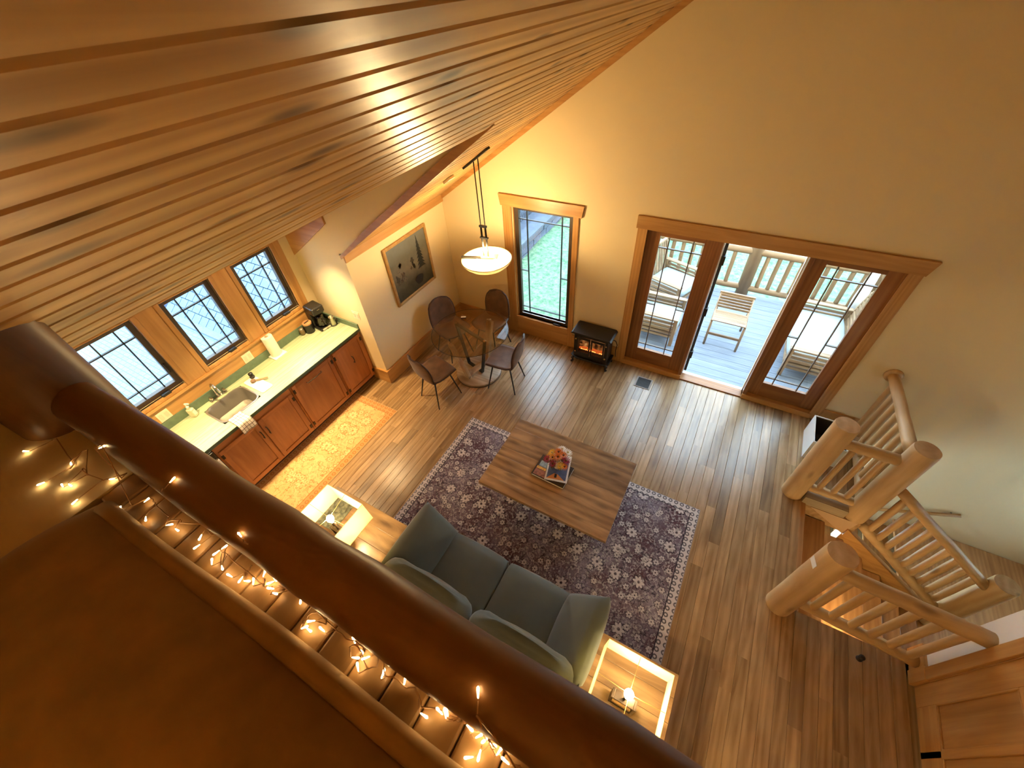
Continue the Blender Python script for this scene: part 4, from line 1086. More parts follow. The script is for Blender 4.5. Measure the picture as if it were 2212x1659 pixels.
for i in range(10):
    x_ = -0.16 + i * 0.035
    MB().tube([(x_, -0.05, 0.222), (x_ + 0.012, -0.055, 0.236), (x_ + 0.03, -0.05, 0.228)], [0.006, 0.008, 0.005], 6).build('ember', M_EMBER, sv, True)
def flame_mat():
    m, nt, b = newmat('flame_picture')
    tc = N(nt, 'ShaderNodeTexCoord'); nz = N(nt, 'ShaderNodeTexNoise'); nz.inputs['Scale'].default_value = 14; nz.inputs['Detail'].default_value = 5; L(nt, tc, 'Object', nz, 'Vector')
    rp = ramp(nt, [(0.42, (0.02, 0.008, 0.003)), (0.56, (0.45, 0.16, 0.04)), (0.72, (1.0, 0.62, 0.25))]); L(nt, nz, 'Fac', rp, 'Fac')
    b.inputs['Base Color'].default_value = (0.02, 0.01, 0.006, 1); L(nt, rp, 'Color', b, 'Emission Color'); b.inputs['Emission Strength'].default_value = 0.55
    return m
MB().box(-0.20, 0.20, -0.012, -0.004, 0.18, 0.49).build('flame_screen', flame_mat(), sv)
MB().tube([(0.24, 0.09, 0.42), (0.29, 0.11, 0.40), (0.315, 0.13, 0.32), (0.30, 0.15, 0.2), (0.31, 0.15, 0.08)], 0.006, 8).build('power_cord', M_BLACK, sv, True)
# ---- floor vent
fv = thing('floor_vent', 'small metal floor vent in front of the glazed doors', 'vent', (-0.545, 4.315, 0))

mb = MB(); mb.box(-0.108, 0.108, -0.105, -0.09, 0.0005, 0.006); mb.box(-0.108, 0.108, 0.09, 0.105, 0.0005, 0.006); mb.box(-0.108, -0.088, -0.09, 0.09, 0.0005, 0.006); mb.box(0.088, 0.108, -0.09, 0.09, 0.0005, 0.006)
mb.build('frame', plain('vent_tan_metal', (0.30, 0.25, 0.20), 0.5), fv)
MB().box(-0.09, 0.09, -0.09, 0.09, 0.0004, 0.0012).build('duct', M_BLACK, fv)
for i in range(9):
    y_ = -0.08 + i * 0.02
    MB().box(-0.09, 0.09, y_ - 0.004, y_ + 0.004, 0.0015, 0.005).build('slat', plain('vent_slat_brown', (0.03, 0.022, 0.016), 0.6), fv)

# ================================================================ dining corner
M_SMOKE = None
def smoke():
    m = bpy.data.materials.new('smoked_glass'); m.use_nodes = True; nt = m.node_tree; nt.nodes.clear()
    out = N(nt, 'ShaderNodeOutputMaterial'); tr = N(nt, 'ShaderNodeBsdfTransparent'); gl = N(nt, 'ShaderNodeBsdfGlossy')
    tr.inputs[0].default_value = (0.86, 0.75, 0.61, 1); gl.inputs['Roughness'].default_value = 0.01; gl.inputs[0].default_value = (0.85, 0.85, 0.85, 1)
    lw = N(nt, 'ShaderNodeLayerWeight'); lw.inputs[0].default_value = 0.5
    pw_ = N(nt, 'ShaderNodeMath', operation='POWER'); pw_.inputs[1].default_value = 5.0; L(nt, lw, 'Facing', pw_, 0)
    fr_ = N(nt, 'ShaderNodeMath', operation='MULTIPLY_ADD'); fr_.inputs[1].default_value = 0.9; fr_.inputs[2].default_value = 0.04; L(nt, pw_, 0, fr_, 0)
    mx = N(nt, 'ShaderNodeMixShader')
    L(nt, fr_, 0, mx, 0); L(nt, tr, 0, mx, 1); L(nt, gl, 0, mx, 2); L(nt, mx, 0, out, 0); return m
M_SMOKE = smoke()
dt = thing('dining_table', 'round smoked-glass dining table on a crossed wood and black metal base', 'table', (-2.83, 3.50, 0))
MB().lathe([(0, 0.738), (0.522, 0.738), (0.528, 0.743), (0.528, 0.746), (0.522, 0.75), (0, 0.75)], 72).build('glass_top', M_SMOKE, dt, 'auto')
MB().tube([(0.528 * math.cos(a), 0.528 * math.sin(a), 0.744) for a in [2 * PI * k / 72 for k in range(72)]], 0.0035, 6, closed=True).build('glass_edge', plain('dark_glass_edge', (0.03, 0.022, 0.014), 0.1), dt, True)
MB().lathe([(0, 0.004), (0.325, 0.004), (0.33, 0.008), (0.33, 0.036), (0.322, 0.04), (0, 0.04)], 56).build('base_disc', wood('pale_oak_x', (0.30, 0.20, 0.11), (0.52, 0.38, 0.24), 'X', grain=16, along=1.6, rough=0.4), dt, 'auto', loc=(0.05, 0.0, 0))
MB().lathe([(0.325, 0.0), (0.334, 0.0), (0.334, 0.006), (0.325, 0.006)], 56, cap=False).build('base_ring', M_BLACK, dt, loc=(0.05, 0, 0))
def loop(name, mat, A, B, A1, B1, w, t_, top=True):
    """closed trapezoid frame from pads A,B down to feet A1,B1"""
    A, B, A1, B1 = [Vector(p_) for p_ in (A, B, A1, B1)]
    side = (B - A).cross(Vector((0, 0, 1))).normalized() * w / 2
    def bar(p_, q_, nm):
        dv = (q_ - p_).normalized(); nn = dv.cross(side).normalized() * t_ / 2
        m_ = MB(); vs = []
        for base_ in (p_ - dv * t_ / 2, q_ + dv * t_ / 2):
            vs += [base_ - side - nn, base_ + side - nn, base_ + side + nn, base_ - side + nn]
        m_.hexa(vs); m_.build(nm, mat, dt, bevel=0.003)
    if top: bar(A, B, name + '_top')
    bar(A1, B1, name + '_foot'); bar(A, A1, name + '_leg'); bar(B, B1, name + '_leg')
loop('metal_frame', M_BLACK, (-0.30, 0.10, 0.715), (0.28, -0.07, 0.715), (-0.16, 0.065, 0.055), (0.13, -0.02, 0.055), 0.045, 0.025)
loop('wood_frame', wood('pale_oak_z', (0.30, 0.20, 0.11), (0.52, 0.38, 0.24), 'Z', grain=16, along=1.6, rough=0.4), (-0.11, -0.31, 0.70), (0.10, 0.36, 0.70), (-0.01, -0.19, 0.06), (0.06, 0.20, 0.06), 0.11, 0.045, top=False)
for p_ in ((-0.30, 0.10), (0.28, -0.07), (-0.11, -0.31), (0.10, 0.36)):
    MB().lathe([(0, 0.727), (0.02, 0.727), (0.02, 0.7375), (0, 0.7375)], 16, c=(p_[0], p_[1], 0)).build('pad', M_CHROME, dt, True)
# small box on the glass
bx_ = thing('matchbox', 'small dark box lying on the glass dining table', 'box', (-3.08, 3.72, 0.7505), 0.5)
MB().box(-0.035, 0.035, -0.02, 0.02, 0, 0.018).build('tray', plain('dark_box', (0.06, 0.025, 0.02), 0.5), bx_, bevel=0.002)
MB().box(-0.034, 0.034, -0.014, 0.014, 0.018, 0.0195).build('label', MATS['cream_label'], bx_)

# ---- chairs
M_LEATHER = plain('brown_suede', (0.125, 0.062, 0.030), 0.6, noise=0.35, nscale=9, bump=0.05, sheen=0.2)
M_PIPE = plain('dark_piping', (0.04, 0.015, 0.008), 0.6)
def make_chair():
    o = thing('dining_chair', 'x', 'chair', (0, 0, 0), 0, 'brown shell chairs around the glass table')
    # shell: seat runs from the front (+y) to the back, then up
    prof = [(0.215, 0.445, 0.20), (0.19, 0.462, 0.215), (0.10, 0.462, 0.225), (0.0, 0.452, 0.225), (-0.10, 0.445, 0.218), (-0.165, 0.455, 0.208), (-0.205, 0.49, 0.205), (-0.225, 0.55, 0.21), (-0.24, 0.63, 0.212), (-0.255, 0.71, 0.205), (-0.268, 0.78, 0.185), (-0.277, 0.83, 0.145), (-0.281, 0.855, 0.08)]
    n = len(prof) - 1
    def fn(u, v):
        k = v * n; i = min(int(k), n - 1); t_ = k - i
        y_ = prof[i][0] * (1 - t_) + prof[i + 1][0] * t_; z_ = prof[i][1] * (1 - t_) + prof[i + 1][1] * t_; w = prof[i][2] * (1 - t_) + prof[i + 1][2] * t_
        s = 2 * u - 1
        edge = abs(s) ** 3
        up = 0.03 * edge if v < 0.45 else 0.0
        fwd = 0.045 * edge * min(1, max(0, (v - 0.35) * 3)) * (1 - 0.5 * max(0, v - 0.8) * 5)
        if v < 0.12: y_ -= 0.03 * edge * (1 - v / 0.12)
        return (s * w, y_ + fwd, z_ + up)
    mb_ = MB(); mb_.grid(fn, 16, 36)
    sh = mb_.build('shell', M_LEATHER, o, True, solid=0.026)
    rim = [fn(0, v / 24) for v in range(25)] + [fn(u / 10, 1) for u in range(1, 10)] + [fn(1, 1 - v / 24) for v in range(25)] + [fn(1 - u / 10, 0) for u in range(1, 10)]
    MB().tube(rim, 0.0125, 6, closed=True).build('edge_piping', M_PIPE, sh, True)
    MB().box(-0.13, 0.13, -0.13, 0.13, 0.415, 0.432).build('seat_plate', M_BLACK, o, bevel=0.004)
    for sx in (-1, 1):
        for sy in (-1, 1):
            MB().cyl((sx * 0.12, sy * 0.12, 0.43), (sx * 0.20, sy * 0.205, 0.0), 0.012, 0.008, seg=10).build('leg', M_BLACK, o, True)
    return o
ch = make_chair()
spots = [(-3.02, 2.87, math.atan2(-0.25, 0.97), 'brown shell dining chair with its back toward the kitchen counter'),
         (-2.30, 3.49, math.radians(98), 'brown shell dining chair on the stove side of the glass table'),
         (-3.37, 3.74, math.radians(-112), 'brown shell dining chair against the wall below the painting'),
         (-2.90, 4.12, math.radians(176), 'brown shell dining chair in the corner beside the tall window')]
for i, (x_, y_, rz, lb) in enumerate(spots):
    c = ch if i == 0 else copy_tree(ch)
    c.location = (x_, y_, 0.001); c.rotation_euler = (0, 0, rz); c['label'] = lb

# ---- pendant
pd = thing('pendant_lamp', 'glass bowl pendant lamp on two black rods over the dining corner', 'lamp', (-2.53, 3.66, 0))
def bowl_mat():
    m = bpy.data.materials.new('frosted_bowl'); m.use_nodes = True; nt = m.node_tree; nt.nodes.clear()
    out = N(nt, 'ShaderNodeOutputMaterial'); d_ = N(nt, 'ShaderNodeBsdfDiffuse'); t_ = N(nt, 'ShaderNodeBsdfTranslucent'); mx = N(nt, 'ShaderNodeMixShader'); gl = N(nt, 'ShaderNodeBsdfGlossy'); m2 = N(nt, 'ShaderNodeMixShader')
    d_.inputs[0].default_value = (0.86, 0.80, 0.62, 1); t_.inputs[0].default_value = (0.9, 0.82, 0.6, 1); mx.inputs[0].default_value = 0.35
    gl.inputs['Roughness'].default_value = 0.2; m2.inputs[0].default_value = 0.05
    L(nt, d_, 0, mx, 1); L(nt, t_, 0, mx, 2); L(nt, mx, 0, m2, 1); L(nt, gl, 0, m2, 2); L(nt, m2, 0, out, 0); return m
BZ = 1.80
prof = [(0.0, -0.125), (0.08, -0.118), (0.16, -0.097), (0.23, -0.062), (0.275, -0.025), (0.298, 0.005), (0.30, 0.018), (0.292, 0.018), (0.268, -0.018), (0.225, -0.052), (0.155, -0.087), (0.08, -0.107), (0.0, -0.114)]
MB().lathe([(r_, z + BZ) for r_, z in prof], 56, cap=False).build('glass_bowl', bowl_mat(), pd, True)
MB().tube([(0.297 * math.cos(a), 0.297 * math.sin(a), BZ + 0.017) for a in [2 * PI * k / 56 for k in range(56)]], 0.005, 6, closed=True).build('bowl_rim', plain('rim_amber', (0.35, 0.27, 0.10), 0.25), pd, True)
for sx in (-1, 1):
    MB().cyl((sx * 0.028, 0, BZ + 0.05), (sx * 0.028, 0, zmain(-2.53 + sx * 0.028) - 0.02), 0.006, seg=8).build('rod', M_BLACK, pd, True)
    MB().cyl((sx * 0.028, 0, BZ + 0.03), (sx * 0.028, 0, BZ + 0.42), 0.011, seg=10).build('sleeve', M_BLACK, pd, True)
MB().box(-0.045, 0.045, -0.014, 0.014, BZ + 0.40, BZ + 0.42).build('clamp', M_BLACK, pd)
MB().box(-0.05, 0.05, -0.016, 0.016, BZ + 0.27, BZ + 0.285).build('clamp', M_BLACK, pd)
R4 = Matrix.Rotation(0.35, 4, 'Z')
MB().box(-0.30, 0.13, -0.014, 0.014, BZ + 0.02, BZ + 0.045, M=R4).build('cross_bar', M_BLACK, pd)
MB().box(-0.055, 0.14, -0.05, 0.05, BZ + 0.046, BZ + 0.056, M=R4).build('heat_plate', plain('olive_plate', (0.25, 0.2, 0.08), 0.4, metal=0.5), pd)
for sx in (-1, 1):
    MB().lathe([(0, -0.02), (0.012, -0.02), (0.02, -0.05), (0.02, -0.07), (0, -0.085)], 12, c=(sx * 0.11, 0.02 * sx, BZ + 0.06)).build('bulb', emissive('pendant_bulb', (1.0, 0.80, 0.48), 40), pd, True)
a = math.atan(SL)
cp = MB().box(-0.19, 0.19, -0.03, 0.03, -0.022, 0.0).build('canopy', M_BLACK, pd, bevel=0.004); cp.location = (0, 0, zmain(-2.53) - 0.001); cp.rotation_euler = (0, -a, 0)
lamp('pendant_light', 'POINT', (0, 0, BZ + 0.10), 100, size=0.09, parent=pd)
# smoke detector style plate on the low ceiling
sd = thing('ceiling_speaker', 'small white fixture on the pine ceiling beside the pendant canopy', 'detector', (-2.80, 3.52, zmain(-2.80) - 0.001)); sd.rotation_euler = (0, -a, 0)
MB().box(-0.055, 0.055, -0.045, 0.045, -0.03, 0).build('housing', plain('cream_housing', (0.75, 0.66, 0.48), 0.5), sd, bevel=0.006)
MB().box(-0.05, 0.0, -0.03, 0.03, -0.033, -0.03).build('grille', plain('olive_grille', (0.30, 0.24, 0.12), 0.5), sd)

# ---- painting
py0, py1, pz0, pz1 = 3.285, 4.145, 0.985, 1.835
pa = thing('landscape_painting', 'gold-framed painting of a misty meadow with a spruce and a dark bear', 'painting', (XP, (py0 + py1) / 2, pz0))
W2, H2 = (py1 - py0) / 2, pz1 - pz0
def paint_mat():
    m, nt, b = newmat('painted_canvas')
    tc = N(nt, 'ShaderNodeTexCoord'); sp = N(nt, 'ShaderNodeSeparateXYZ'); L(nt, tc, 'Object', sp, 0)
    nz = N(nt, 'ShaderNodeTexNoise'); nz.inputs['Scale'].default_value = 7; nz.inputs['Detail'].default_value = 8; nz.inputs['Roughness'].default_value = 0.7; L(nt, tc, 'Object', nz, 'Vector')
    h_ = N(nt, 'ShaderNodeMath', operation='MULTIPLY_ADD'); h_.inputs[1].default_value = 0.40; L(nt, nz, 'Fac', h_, 0); L(nt, sp, 'Z', h_, 2)
    rp = ramp(nt, [(0.18, (0.025, 0.022, 0.010)), (0.40, (0.085, 0.075, 0.035)), (0.60, (0.20, 0.17, 0.10)), (0.78, (0.13, 0.125, 0.085)), (0.98, (0.16, 0.17, 0.15))])
    L(nt, h_, 0, rp, 'Fac'); L(nt, rp, 'Color', b, 'Base Color'); b.inputs['Roughness'].default_value = 0.4
    return m
cv = MB().box(0.008, 0.016, -W2 + 0.035, W2 - 0.035, 0.035, H2 - 0.035).build('canvas', paint_mat(), pa)
M_PTREE = plain('painted_spruce', (0.020, 0.022, 0.012), 0.5, noise=0.3, nscale=40)
def brush_shape(name, pts, mat, x=0.0165):
    return MB().prism(pts, 'x', x, x + 0.0008).build(name, mat, cv)
tx = 0.205; sp_ = []
lev = 9; zt, zb = 0.755, 0.30
left = []; rightp = []
for i in range(lev):
    z = zt - (zt - zb) * i / lev; w = 0.012 + 0.085 * (i / lev) ** 0.8
    left += [(tx - w, z - (zt - zb) / lev * 0.85), (tx - w * 0.45, z - (zt - zb) / lev * 0.75)]
    rightp += [(tx + w * 0.95, z - (zt - zb) / lev * 0.95), (tx + w * 0.4, z - (zt - zb) / lev * 0.72)]
brush_shape('painted_spruce', [(tx, zt + 0.03)] + rightp + left[::-1], M_PTREE)
br_pts = [(0.10 + 0.085 * math.cos(t_) * (1 + 0.15 * math.sin(3 * t_)), 0.165 + 0.075 * math.sin(t_) * (1 + 0.1 * math.cos(2 * t_))) for t_ in [2 * PI * k / 20 for k in range(20)]]
brush_shape('painted_bear', br_pts, plain('painted_bear', (0.022, 0.014, 0.008), 0.5, noise=0.3, nscale=60))
rr = random.Random(4)
for k in range(16):
    cy = rr.uniform(-0.33, 0.08); cz = 0.28 + 0.26 * rr.random() + 0.1 * (cy + 0.33); r_ = rr.uniform(0.018, 0.045)
    pp = [(cy + r_ * rr.uniform(0.4, 1.2) * math.cos(t_), cz + r_ * rr.uniform(0.5, 1.5) * math.sin(t_)) for t_ in [2 * PI * q / 16 for q in range(16)]]
    brush_shape('painted_shrub', pp, plain('painted_shrub%d' % (k % 3), ((0.10, 0.07, 0.035), (0.065, 0.055, 0.028), (0.17, 0.14, 0.085))[k % 3], 0.5, noise=0.5, nscale=40), 0.0163)
fw = 0.042
M_GILT = plain('gilt_frame', (0.50, 0.30, 0.10), 0.38, metal=0.35, noise=0.15, nscale=20)
for (a0, a1, b0, b1) in ((-W2, -W2 + fw, 0, H2), (W2 - fw, W2, 0, H2), (-W2 + fw, W2 - fw, 0, fw), (-W2 + fw, W2 - fw, H2 - fw, H2)):
    MB().box(0.001, 0.032, a0, a1, b0, b1).build('frame_bar', M_GILT, pa, bevel=0.008)

# ================================================================ log railings and stairs
M_LOG = wood('peeled_log', (0.48, 0.29, 0.125), (0.70, 0.49, 0.255), 'Z', grain=9, along=1.2, rough=0.5, tint=0.10, knots=0.6, bump=0.12)
M_LOGX = wood('peeled_log_x', (0.48, 0.29, 0.125), (0.70, 0.49, 0.255), 'X', grain=9, along=1.2, rough=0.5, tint=0.10, knots=0.6, bump=0.12)
def log(p0, p1, r0, r1=None, n=9, seg=16, wob=0.03, ends=0.0, bow=0.0):
    """peeled log: rings with slow random swell; ends > 0 whittles the tips to a tenon"""
    p0, p1 = Vector(p0), Vector(p1); r1 = r0 if r1 is None else r1
    rr = random.Random(int((p0.x * 31 + p0.y * 77 + p1.z * 13) * 1000)); pts = []; rad = []
    side = (p1 - p0).orthogonal().normalized()
    ts = [i / n for i in range(n + 1)]
    if ends: ts = [0, 0.02] + [0.06 + 0.88 * i / (n - 2) for i in range(n - 1)] + [0.98, 1]
    for t_ in ts:
        r_ = r0 * (1 - t_) + r1 * t_
        r_ *= 1 + rr.uniform(-wob, wob)
        if ends and (t_ < 0.05 or t_ > 0.95): r_ = ends
        pts.append(p0.lerp(p1, t_) + side * (bow * math.sin(PI * t_) + rr.uniform(-0.003, 0.003))); rad.append(r_)
    return MB().tube(pts, rad, seg, True)
def chamfer_post(par, x, y, z0, z1, r_):
    pts = [(x, y, z0), (x, y, z0 + (z1 - z0) * 0.3), (x, y, z0 + (z1 - z0) * 0.6), (x, y, z1 - 0.02), (x, y, z1)]
    o = MB().tube(pts, [r_ * 1.02, r_ * 0.99, r_ * 1.0, r_ * 0.98, r_ * 0.93], 24).build('post', M_LOG, par, 'auto')
    return o
def into_local(par, objs):
    for o in objs:
        o.parent = par; o.location = Vector(o.location) - Vector(par.location)
rl1 = thing('log_railing', 'peeled log railing with two stout posts at the head of the stairs', 'railing', (1.37, 3.38, 0))
P = []
P.append(chamfer_post(None, 1.372, 3.385, 0.001, 1.165, 0.103)); P.append(chamfer_post(None, 1.955, 3.39, -0.02, 1.145, 0.103))
P.append(log((1.44, 3.385, 0.93), (1.89, 3.39, 0.93), 0.05, 0.055, ends=0.03).build('top_rail', M_LOGX, None, True))
P.append(log((1.44, 3.385, 0.17), (1.89, 3.39, 0.17), 0.045, 0.045, ends=0.028).build('bottom_rail', M_LOGX, None, True))
for i, x_ in enumerate((1.545, 1.665, 1.785)):
    P.append(log((x_, 3.387, 0.19), (x_, 3.387, 0.92), 0.028, 0.03, ends=0.018, seg=12).build('baluster', M_LOG, None, True))
# section to the back wall
P.append(log((1.935, 3.46, 0.985), (1.90, 4.615, 0.915), 0.055, 0.05).build('top_rail', wood('peeled_log_y', (0.48, 0.29, 0.125), (0.70, 0.49, 0.255), 'Y', grain=9, along=1.2, rough=0.5, tint=0.10, knots=0.6, bump=0.12), None, True))
P.append(log((1.935, 3.46, 0.16), (1.90, 4.615, 0.16), 0.045, 0.045).build('bottom_rail', MATS['peeled_log_y'], None, True))
for i in range(7):
    y_ = 3.60 + i * 0.145
    P.append(log((1.93 - 0.03 * (y_ - 3.46), y_, 0.18), (1.93 - 0.03 * (y_ - 3.46), y_, 0.95), 0.03, 0.032, ends=0.02, seg=12).build('baluster', M_LOG, None, True))
P.append(MB().lathe([(0.0, 0), (0.085, 0), (0.08, 0.02), (0.06, 0.03), (0, 0.03)], 16).build('wall_flange', M_LOG, None, True, loc=(1.90, 4.622, 0.915), rot=(PI / 2, 0, 0)))
P.append(MB().box(1.47, 1.86, 3.295, 3.43, -0.02, 0.10).build('curb', wood('grey_curb', (0.30, 0.22, 0.13), (0.48, 0.38, 0.24), 'X'), None, bevel=0.004))
into_local(rl1, P)
rl2 = thing('log_railing', 'peeled log railing with a stout post running to the panelled door', 'railing', (1.352, 2.09, 0))
P = [chamfer_post(None, 1.352, 2.09, 0.001, 1.135, 0.105)]
P.append(log((1.42, 2.09, 0.905), (2.34, 2.075, 0.845), 0.052, 0.06).build('top_rail', M_LOGX, None, True))
P.append(log((1.42, 2.09, 0.20), (2.33, 2.08, 0.10), 0.045, 0.05).build('bottom_rail', M_LOGX, None, True))
for i in range(6):
    x_ = 1.535 + i * 0.142
    P.append(log((x_, 2.088, 0.16 - 0.015 * i), (x_, 2.085, 0.885 - 0.008 * i), 0.029, 0.031, ends=0.02, seg=12).build('baluster', M_LOG, None, True))
nt_ = MB().box(-0.04, 0.04, 0, 0.003, -0.03, 0.03).build('paper_note', plain('white_paper', (0.85, 0.85, 0.82), 0.8), None)
nt_.rotation_euler = (0.0, PI / 2, 0); nt_.location = (1.253, 2.06, 0.93); nt_.rotation_euler = (0, 0, math.radians(105)); P.append(nt_)
into_local(rl2, P)
rl3 = thing('log_railing', 'sloping log railing going down the stairs to a lower post', 'railing', (2.07, 3.37, 0))
P = [log((2.06, 3.36, 0.575), (3.20, 3.36, -0.34), 0.048, 0.05).build('top_rail', M_LOGX, None, True),
     log((2.06, 3.36, -0.10), (3.20, 3.36, -1.06), 0.048, 0.05).build('bottom_rail', M_LOGX, None, True)]
for i in range(9):
    x_ = 2.14 + i * 0.118; z_ = 0.51 - (x_ - 2.14) * 0.80
    P.append(log((x_, 3.36, z_ - 0.66), (x_, 3.36, z_), 0.032, 0.034, ends=0.022, seg=12).build('baluster', M_LOG, None, True))
P.append(chamfer_post(None, 3.27, 3.36, -1.33, -0.19, 0.105))
into_local(rl3, P)
stc = thing('staircase', 'wooden staircase going down beside the log railings', 'stairs', (1.5, 2.7, -1.33))
P = []
M_TREAD = wood('stair_tread', (0.36, 0.17, 0.06), (0.56, 0.31, 0.125), 'Y', grain=18, along=1.3, rough=0.35, tint=0.1)
for k in range(1, 7):
    z_ = -0.19 * k; x0 = 1.485 + 0.255 * (k - 1)
    P.append(MB().box(x0, x0 + 0.285, 2.11, 3.29, z_ - 0.035, z_).build('tread', M_TREAD, None, bevel=0.006))
    P.append(MB().box(x0 + 0.004, x0 + 0.02, 2.11, 3.29, z_, z_ + 0.155).build('riser', M_TRIMY, None))
P.append(MB().box(3.02, XR - 0.01, 2.11, YB - 0.01, -1.37, -1.33).build('landing', M_TREAD, None))
for k in range(1, 5):
    z_ = -1.33 - 0.19 * k; x1 = 3.04 - 0.255 * (k - 1)
    P.append(MB().box(x1 - 0.285, x1, 3.47, YB - 0.01, z_ - 0.035, z_).build('tread', M_TREAD, None, bevel=0.006))
def stringer(y0, y1, lift, th):
    return MB().hexa([(1.96, y0, -0.20 + lift - th), (3.2, y0, -1.16 + lift - th), (3.2, y1, -1.16 + lift - th), (1.96, y1, -0.20 + lift - th), (1.96, y0, -0.20 + lift), (3.2, y0, -1.16 + lift), (3.2, y1, -1.16 + lift), (1.96, y1, -0.20 + lift)])
P.append(stringer(3.27, 3.30, 0.05, 0.12).build('stringer', M_TRIMX, None, bevel=0.003))
P.append(stringer(3.30, 3.42, -0.02, 0.30).build('stringer_wall', M_TRIMX, None))
P.append(MB().prism([(1.56, -0.02), (1.99, -0.02), (1.96, -0.27)], 'y', 3.29, 3.42).build('gusset_panel', plain('tan_panel', (0.55, 0.36, 0.20), 0.6), None))
P.append(MB().box(1.462, 1.512, 2.105, 3.295, -0.022, 0.0005).build('nosing', M_TREAD, None, bevel=0.006))
into_local(stc, P)
hr = thing('handrail', 'short wooden handrail on the back wall of the stairwell', 'handrail', (3.2, YB, -0.9))
MB().tube([(-0.75, -0.06, -0.50), (0.22, -0.06, 0.11)], 0.022, 10).build('rail', M_TRIMX, hr, True)
for t_ in (-0.5, 0.17): MB().tube([(t_, 0, -0.02 + 0.63 * t_ - 0.05), (t_, -0.05, -0.05 + 0.63 * t_), (t_, -0.06, -0.028 + 0.63 * t_)], 0.008, 8).build('bracket', M_BRONZE, hr, True)
# step light low on the side wall of the stairs
sl = thing('step_light', 'warm step light low on the stair side wall', 'wall light', (2.05, 2.10, -0.10))
MB().box(-0.07, 0.07, 0, 0.03, -0.035, 0.035).build('housing', M_BRONZE, sl, bevel=0.004)
MB().box(-0.06, 0.06, 0.03, 0.032, -0.025, 0.025).build('lens', M_BULB, sl)
lamp('step_light_lamp', 'AREA', (0, 0.05, -0.0), 4.5, size=0.12, rot=(math.radians(65), 0, 0), parent=sl, sy=0.05)
# white bin and door stop
bn = thing('waste_bin', 'white open-topped bin between the glazed door and the log railing', 'bin', (1.60, 4.14, 0.0005))
mb = MB(); a, b, h_ = 0.165, 0.215, 0.30
mb.box(-a, a, -b, b, 0, 0.008)
for q in ((-a, -a + 0.012, -b, b), (a - 0.012, a, -b, b), (-a + 0.012, a - 0.012, -b, -b + 0.012), (-a + 0.012, a - 0.012, b - 0.012, b)): mb.box(q[0], q[1], q[2], q[3], 0.008, h_)
mb.build('shell', plain('bright_white', (0.86, 0.87, 0.86), 0.4), bn)
MB().box(-a + 0.013, a - 0.013, -b + 0.013, b - 0.013, 0.009, 0.03).build('liner', plain('dark_liner', (0.05, 0.04, 0.03), 0.7), bn)
for q in ((-a + 0.0125, -a + 0.014, -b + .013, b - .013), (a - 0.014, a - 0.0125, -b + .013, b - .013), (-a + 0.013, a - 0.013, -b + 0.0125, -b + 0.014), (-a + 0.013, a - 0.013, b - 0.014, b - 0.0125)):
    MB().box(q[0], q[1], q[2], q[3], 0.03, h_ - 0.012).build('liner_side', MATS['dark_liner'], bn)
ds = thing('door_stop', 'small bronze door stop on the floor near the panelled door', 'door stop', (1.965, 1.94, 0.0005))
MB().lathe([(0, 0), (0.024, 0), (0.024, 0.006), (0.012, 0.012), (0.012, 0.03), (0.022, 0.036), (0.022, 0.055), (0, 0.058)], 16).build('body', M_BRONZE, ds, True)

# ================================================================ loft edge in the foreground
M_BEAM = wood('stained_log_x', (0.10, 0.041, 0.012), (0.215, 0.095, 0.029), 'X', grain=10, along=0.9, rough=0.42, tint=0.04, knots=0.7, bump=0.12)
M_BEAMZ = wood('stained_log_z', (0.10, 0.043, 0.013), (0.22, 0.10, 0.032), 'Z', grain=10, along=0.9, rough=0.42, tint=0.04, knots=0.7, bump=0.12)
lr = thing('loft_rail', 'dark stained log rail along the loft edge with a thick end post', 'railing', (0, 0.057, 3.37))
P = [log((-1.42, 0.052, 3.50), (1.35, 0.057, 3.50), 0.051, 0.054, n=26, seg=32, wob=0.018).build('rail', M_BEAM, None, True)]
pts = [(-1.42, 0.03, 2.62 + 0.001), (-1.42, 0.03, 3.0), (-1.42, 0.03, 3.35), (-1.42, 0.03, 3.5), (-1.42, 0.03, zmain(-1.42) + 0.10)]
P.append(MB().tube(pts, [0.11, 0.107, 0.104, 0.106, 0.103], 32).build('post', M_BEAMZ, None, 'auto'))
for x_ in (-0.9, -0.3, 0.3, 0.9):
    P.append(MB().cyl((x_, 0.045, 3.43), (x_, 0.045, 3.46), 0.03, seg=12).build('spacer', M_BEAM, None, True))
into_local(lr, P)
M_LEDGE = wood('birch_ledge', (0.28, 0.15, 0.055), (0.46, 0.27, 0.11), 'Y', grain=14, along=2.2, rough=0.5, tint=0.12, knots=0.9, bump=0.08)
ld = thing('ledge', 'knotty plank ledge behind the dark log rail', 'ledge', (0, -0.02, 3.37))
x_ = -1.045; pr = None
while x_ < 1.3:
    b_ = MB().box(-0.0315, 0.0315, -0.050, 0.065, 0.0, 0.072) if pr is None else None
    if pr is None:
        pr = b_.build('plank', M_LEDGE, ld, bevel=0.004); pr.location = (x_ + 0.033, 0, 0)
    else:
        share(pr, 'plank', (x_ + 0.033, 0, random.uniform(-0.002, 0.001)), ld)
    x_ += 0.0655
mb = MB(); mb.box(DK, -1.046, -0.75, 0.03, 2.62, 3.445)
struct(mb.build('wall_loft_shelf', M_WALL), 'cream plaster ledge at the end of the loft couch')
M_SUEDE = plain('tan_suede', (0.36, 0.215, 0.07), 0.85, noise=0.18, nscale=12, bump=0.10, sheen=0.3)
lc = thing('loft_couch', 'tan suede couch back in the foreground behind the fairy lights', 'couch', (0.2, -0.5, 2.621))
zt = 3.50 - 2.621
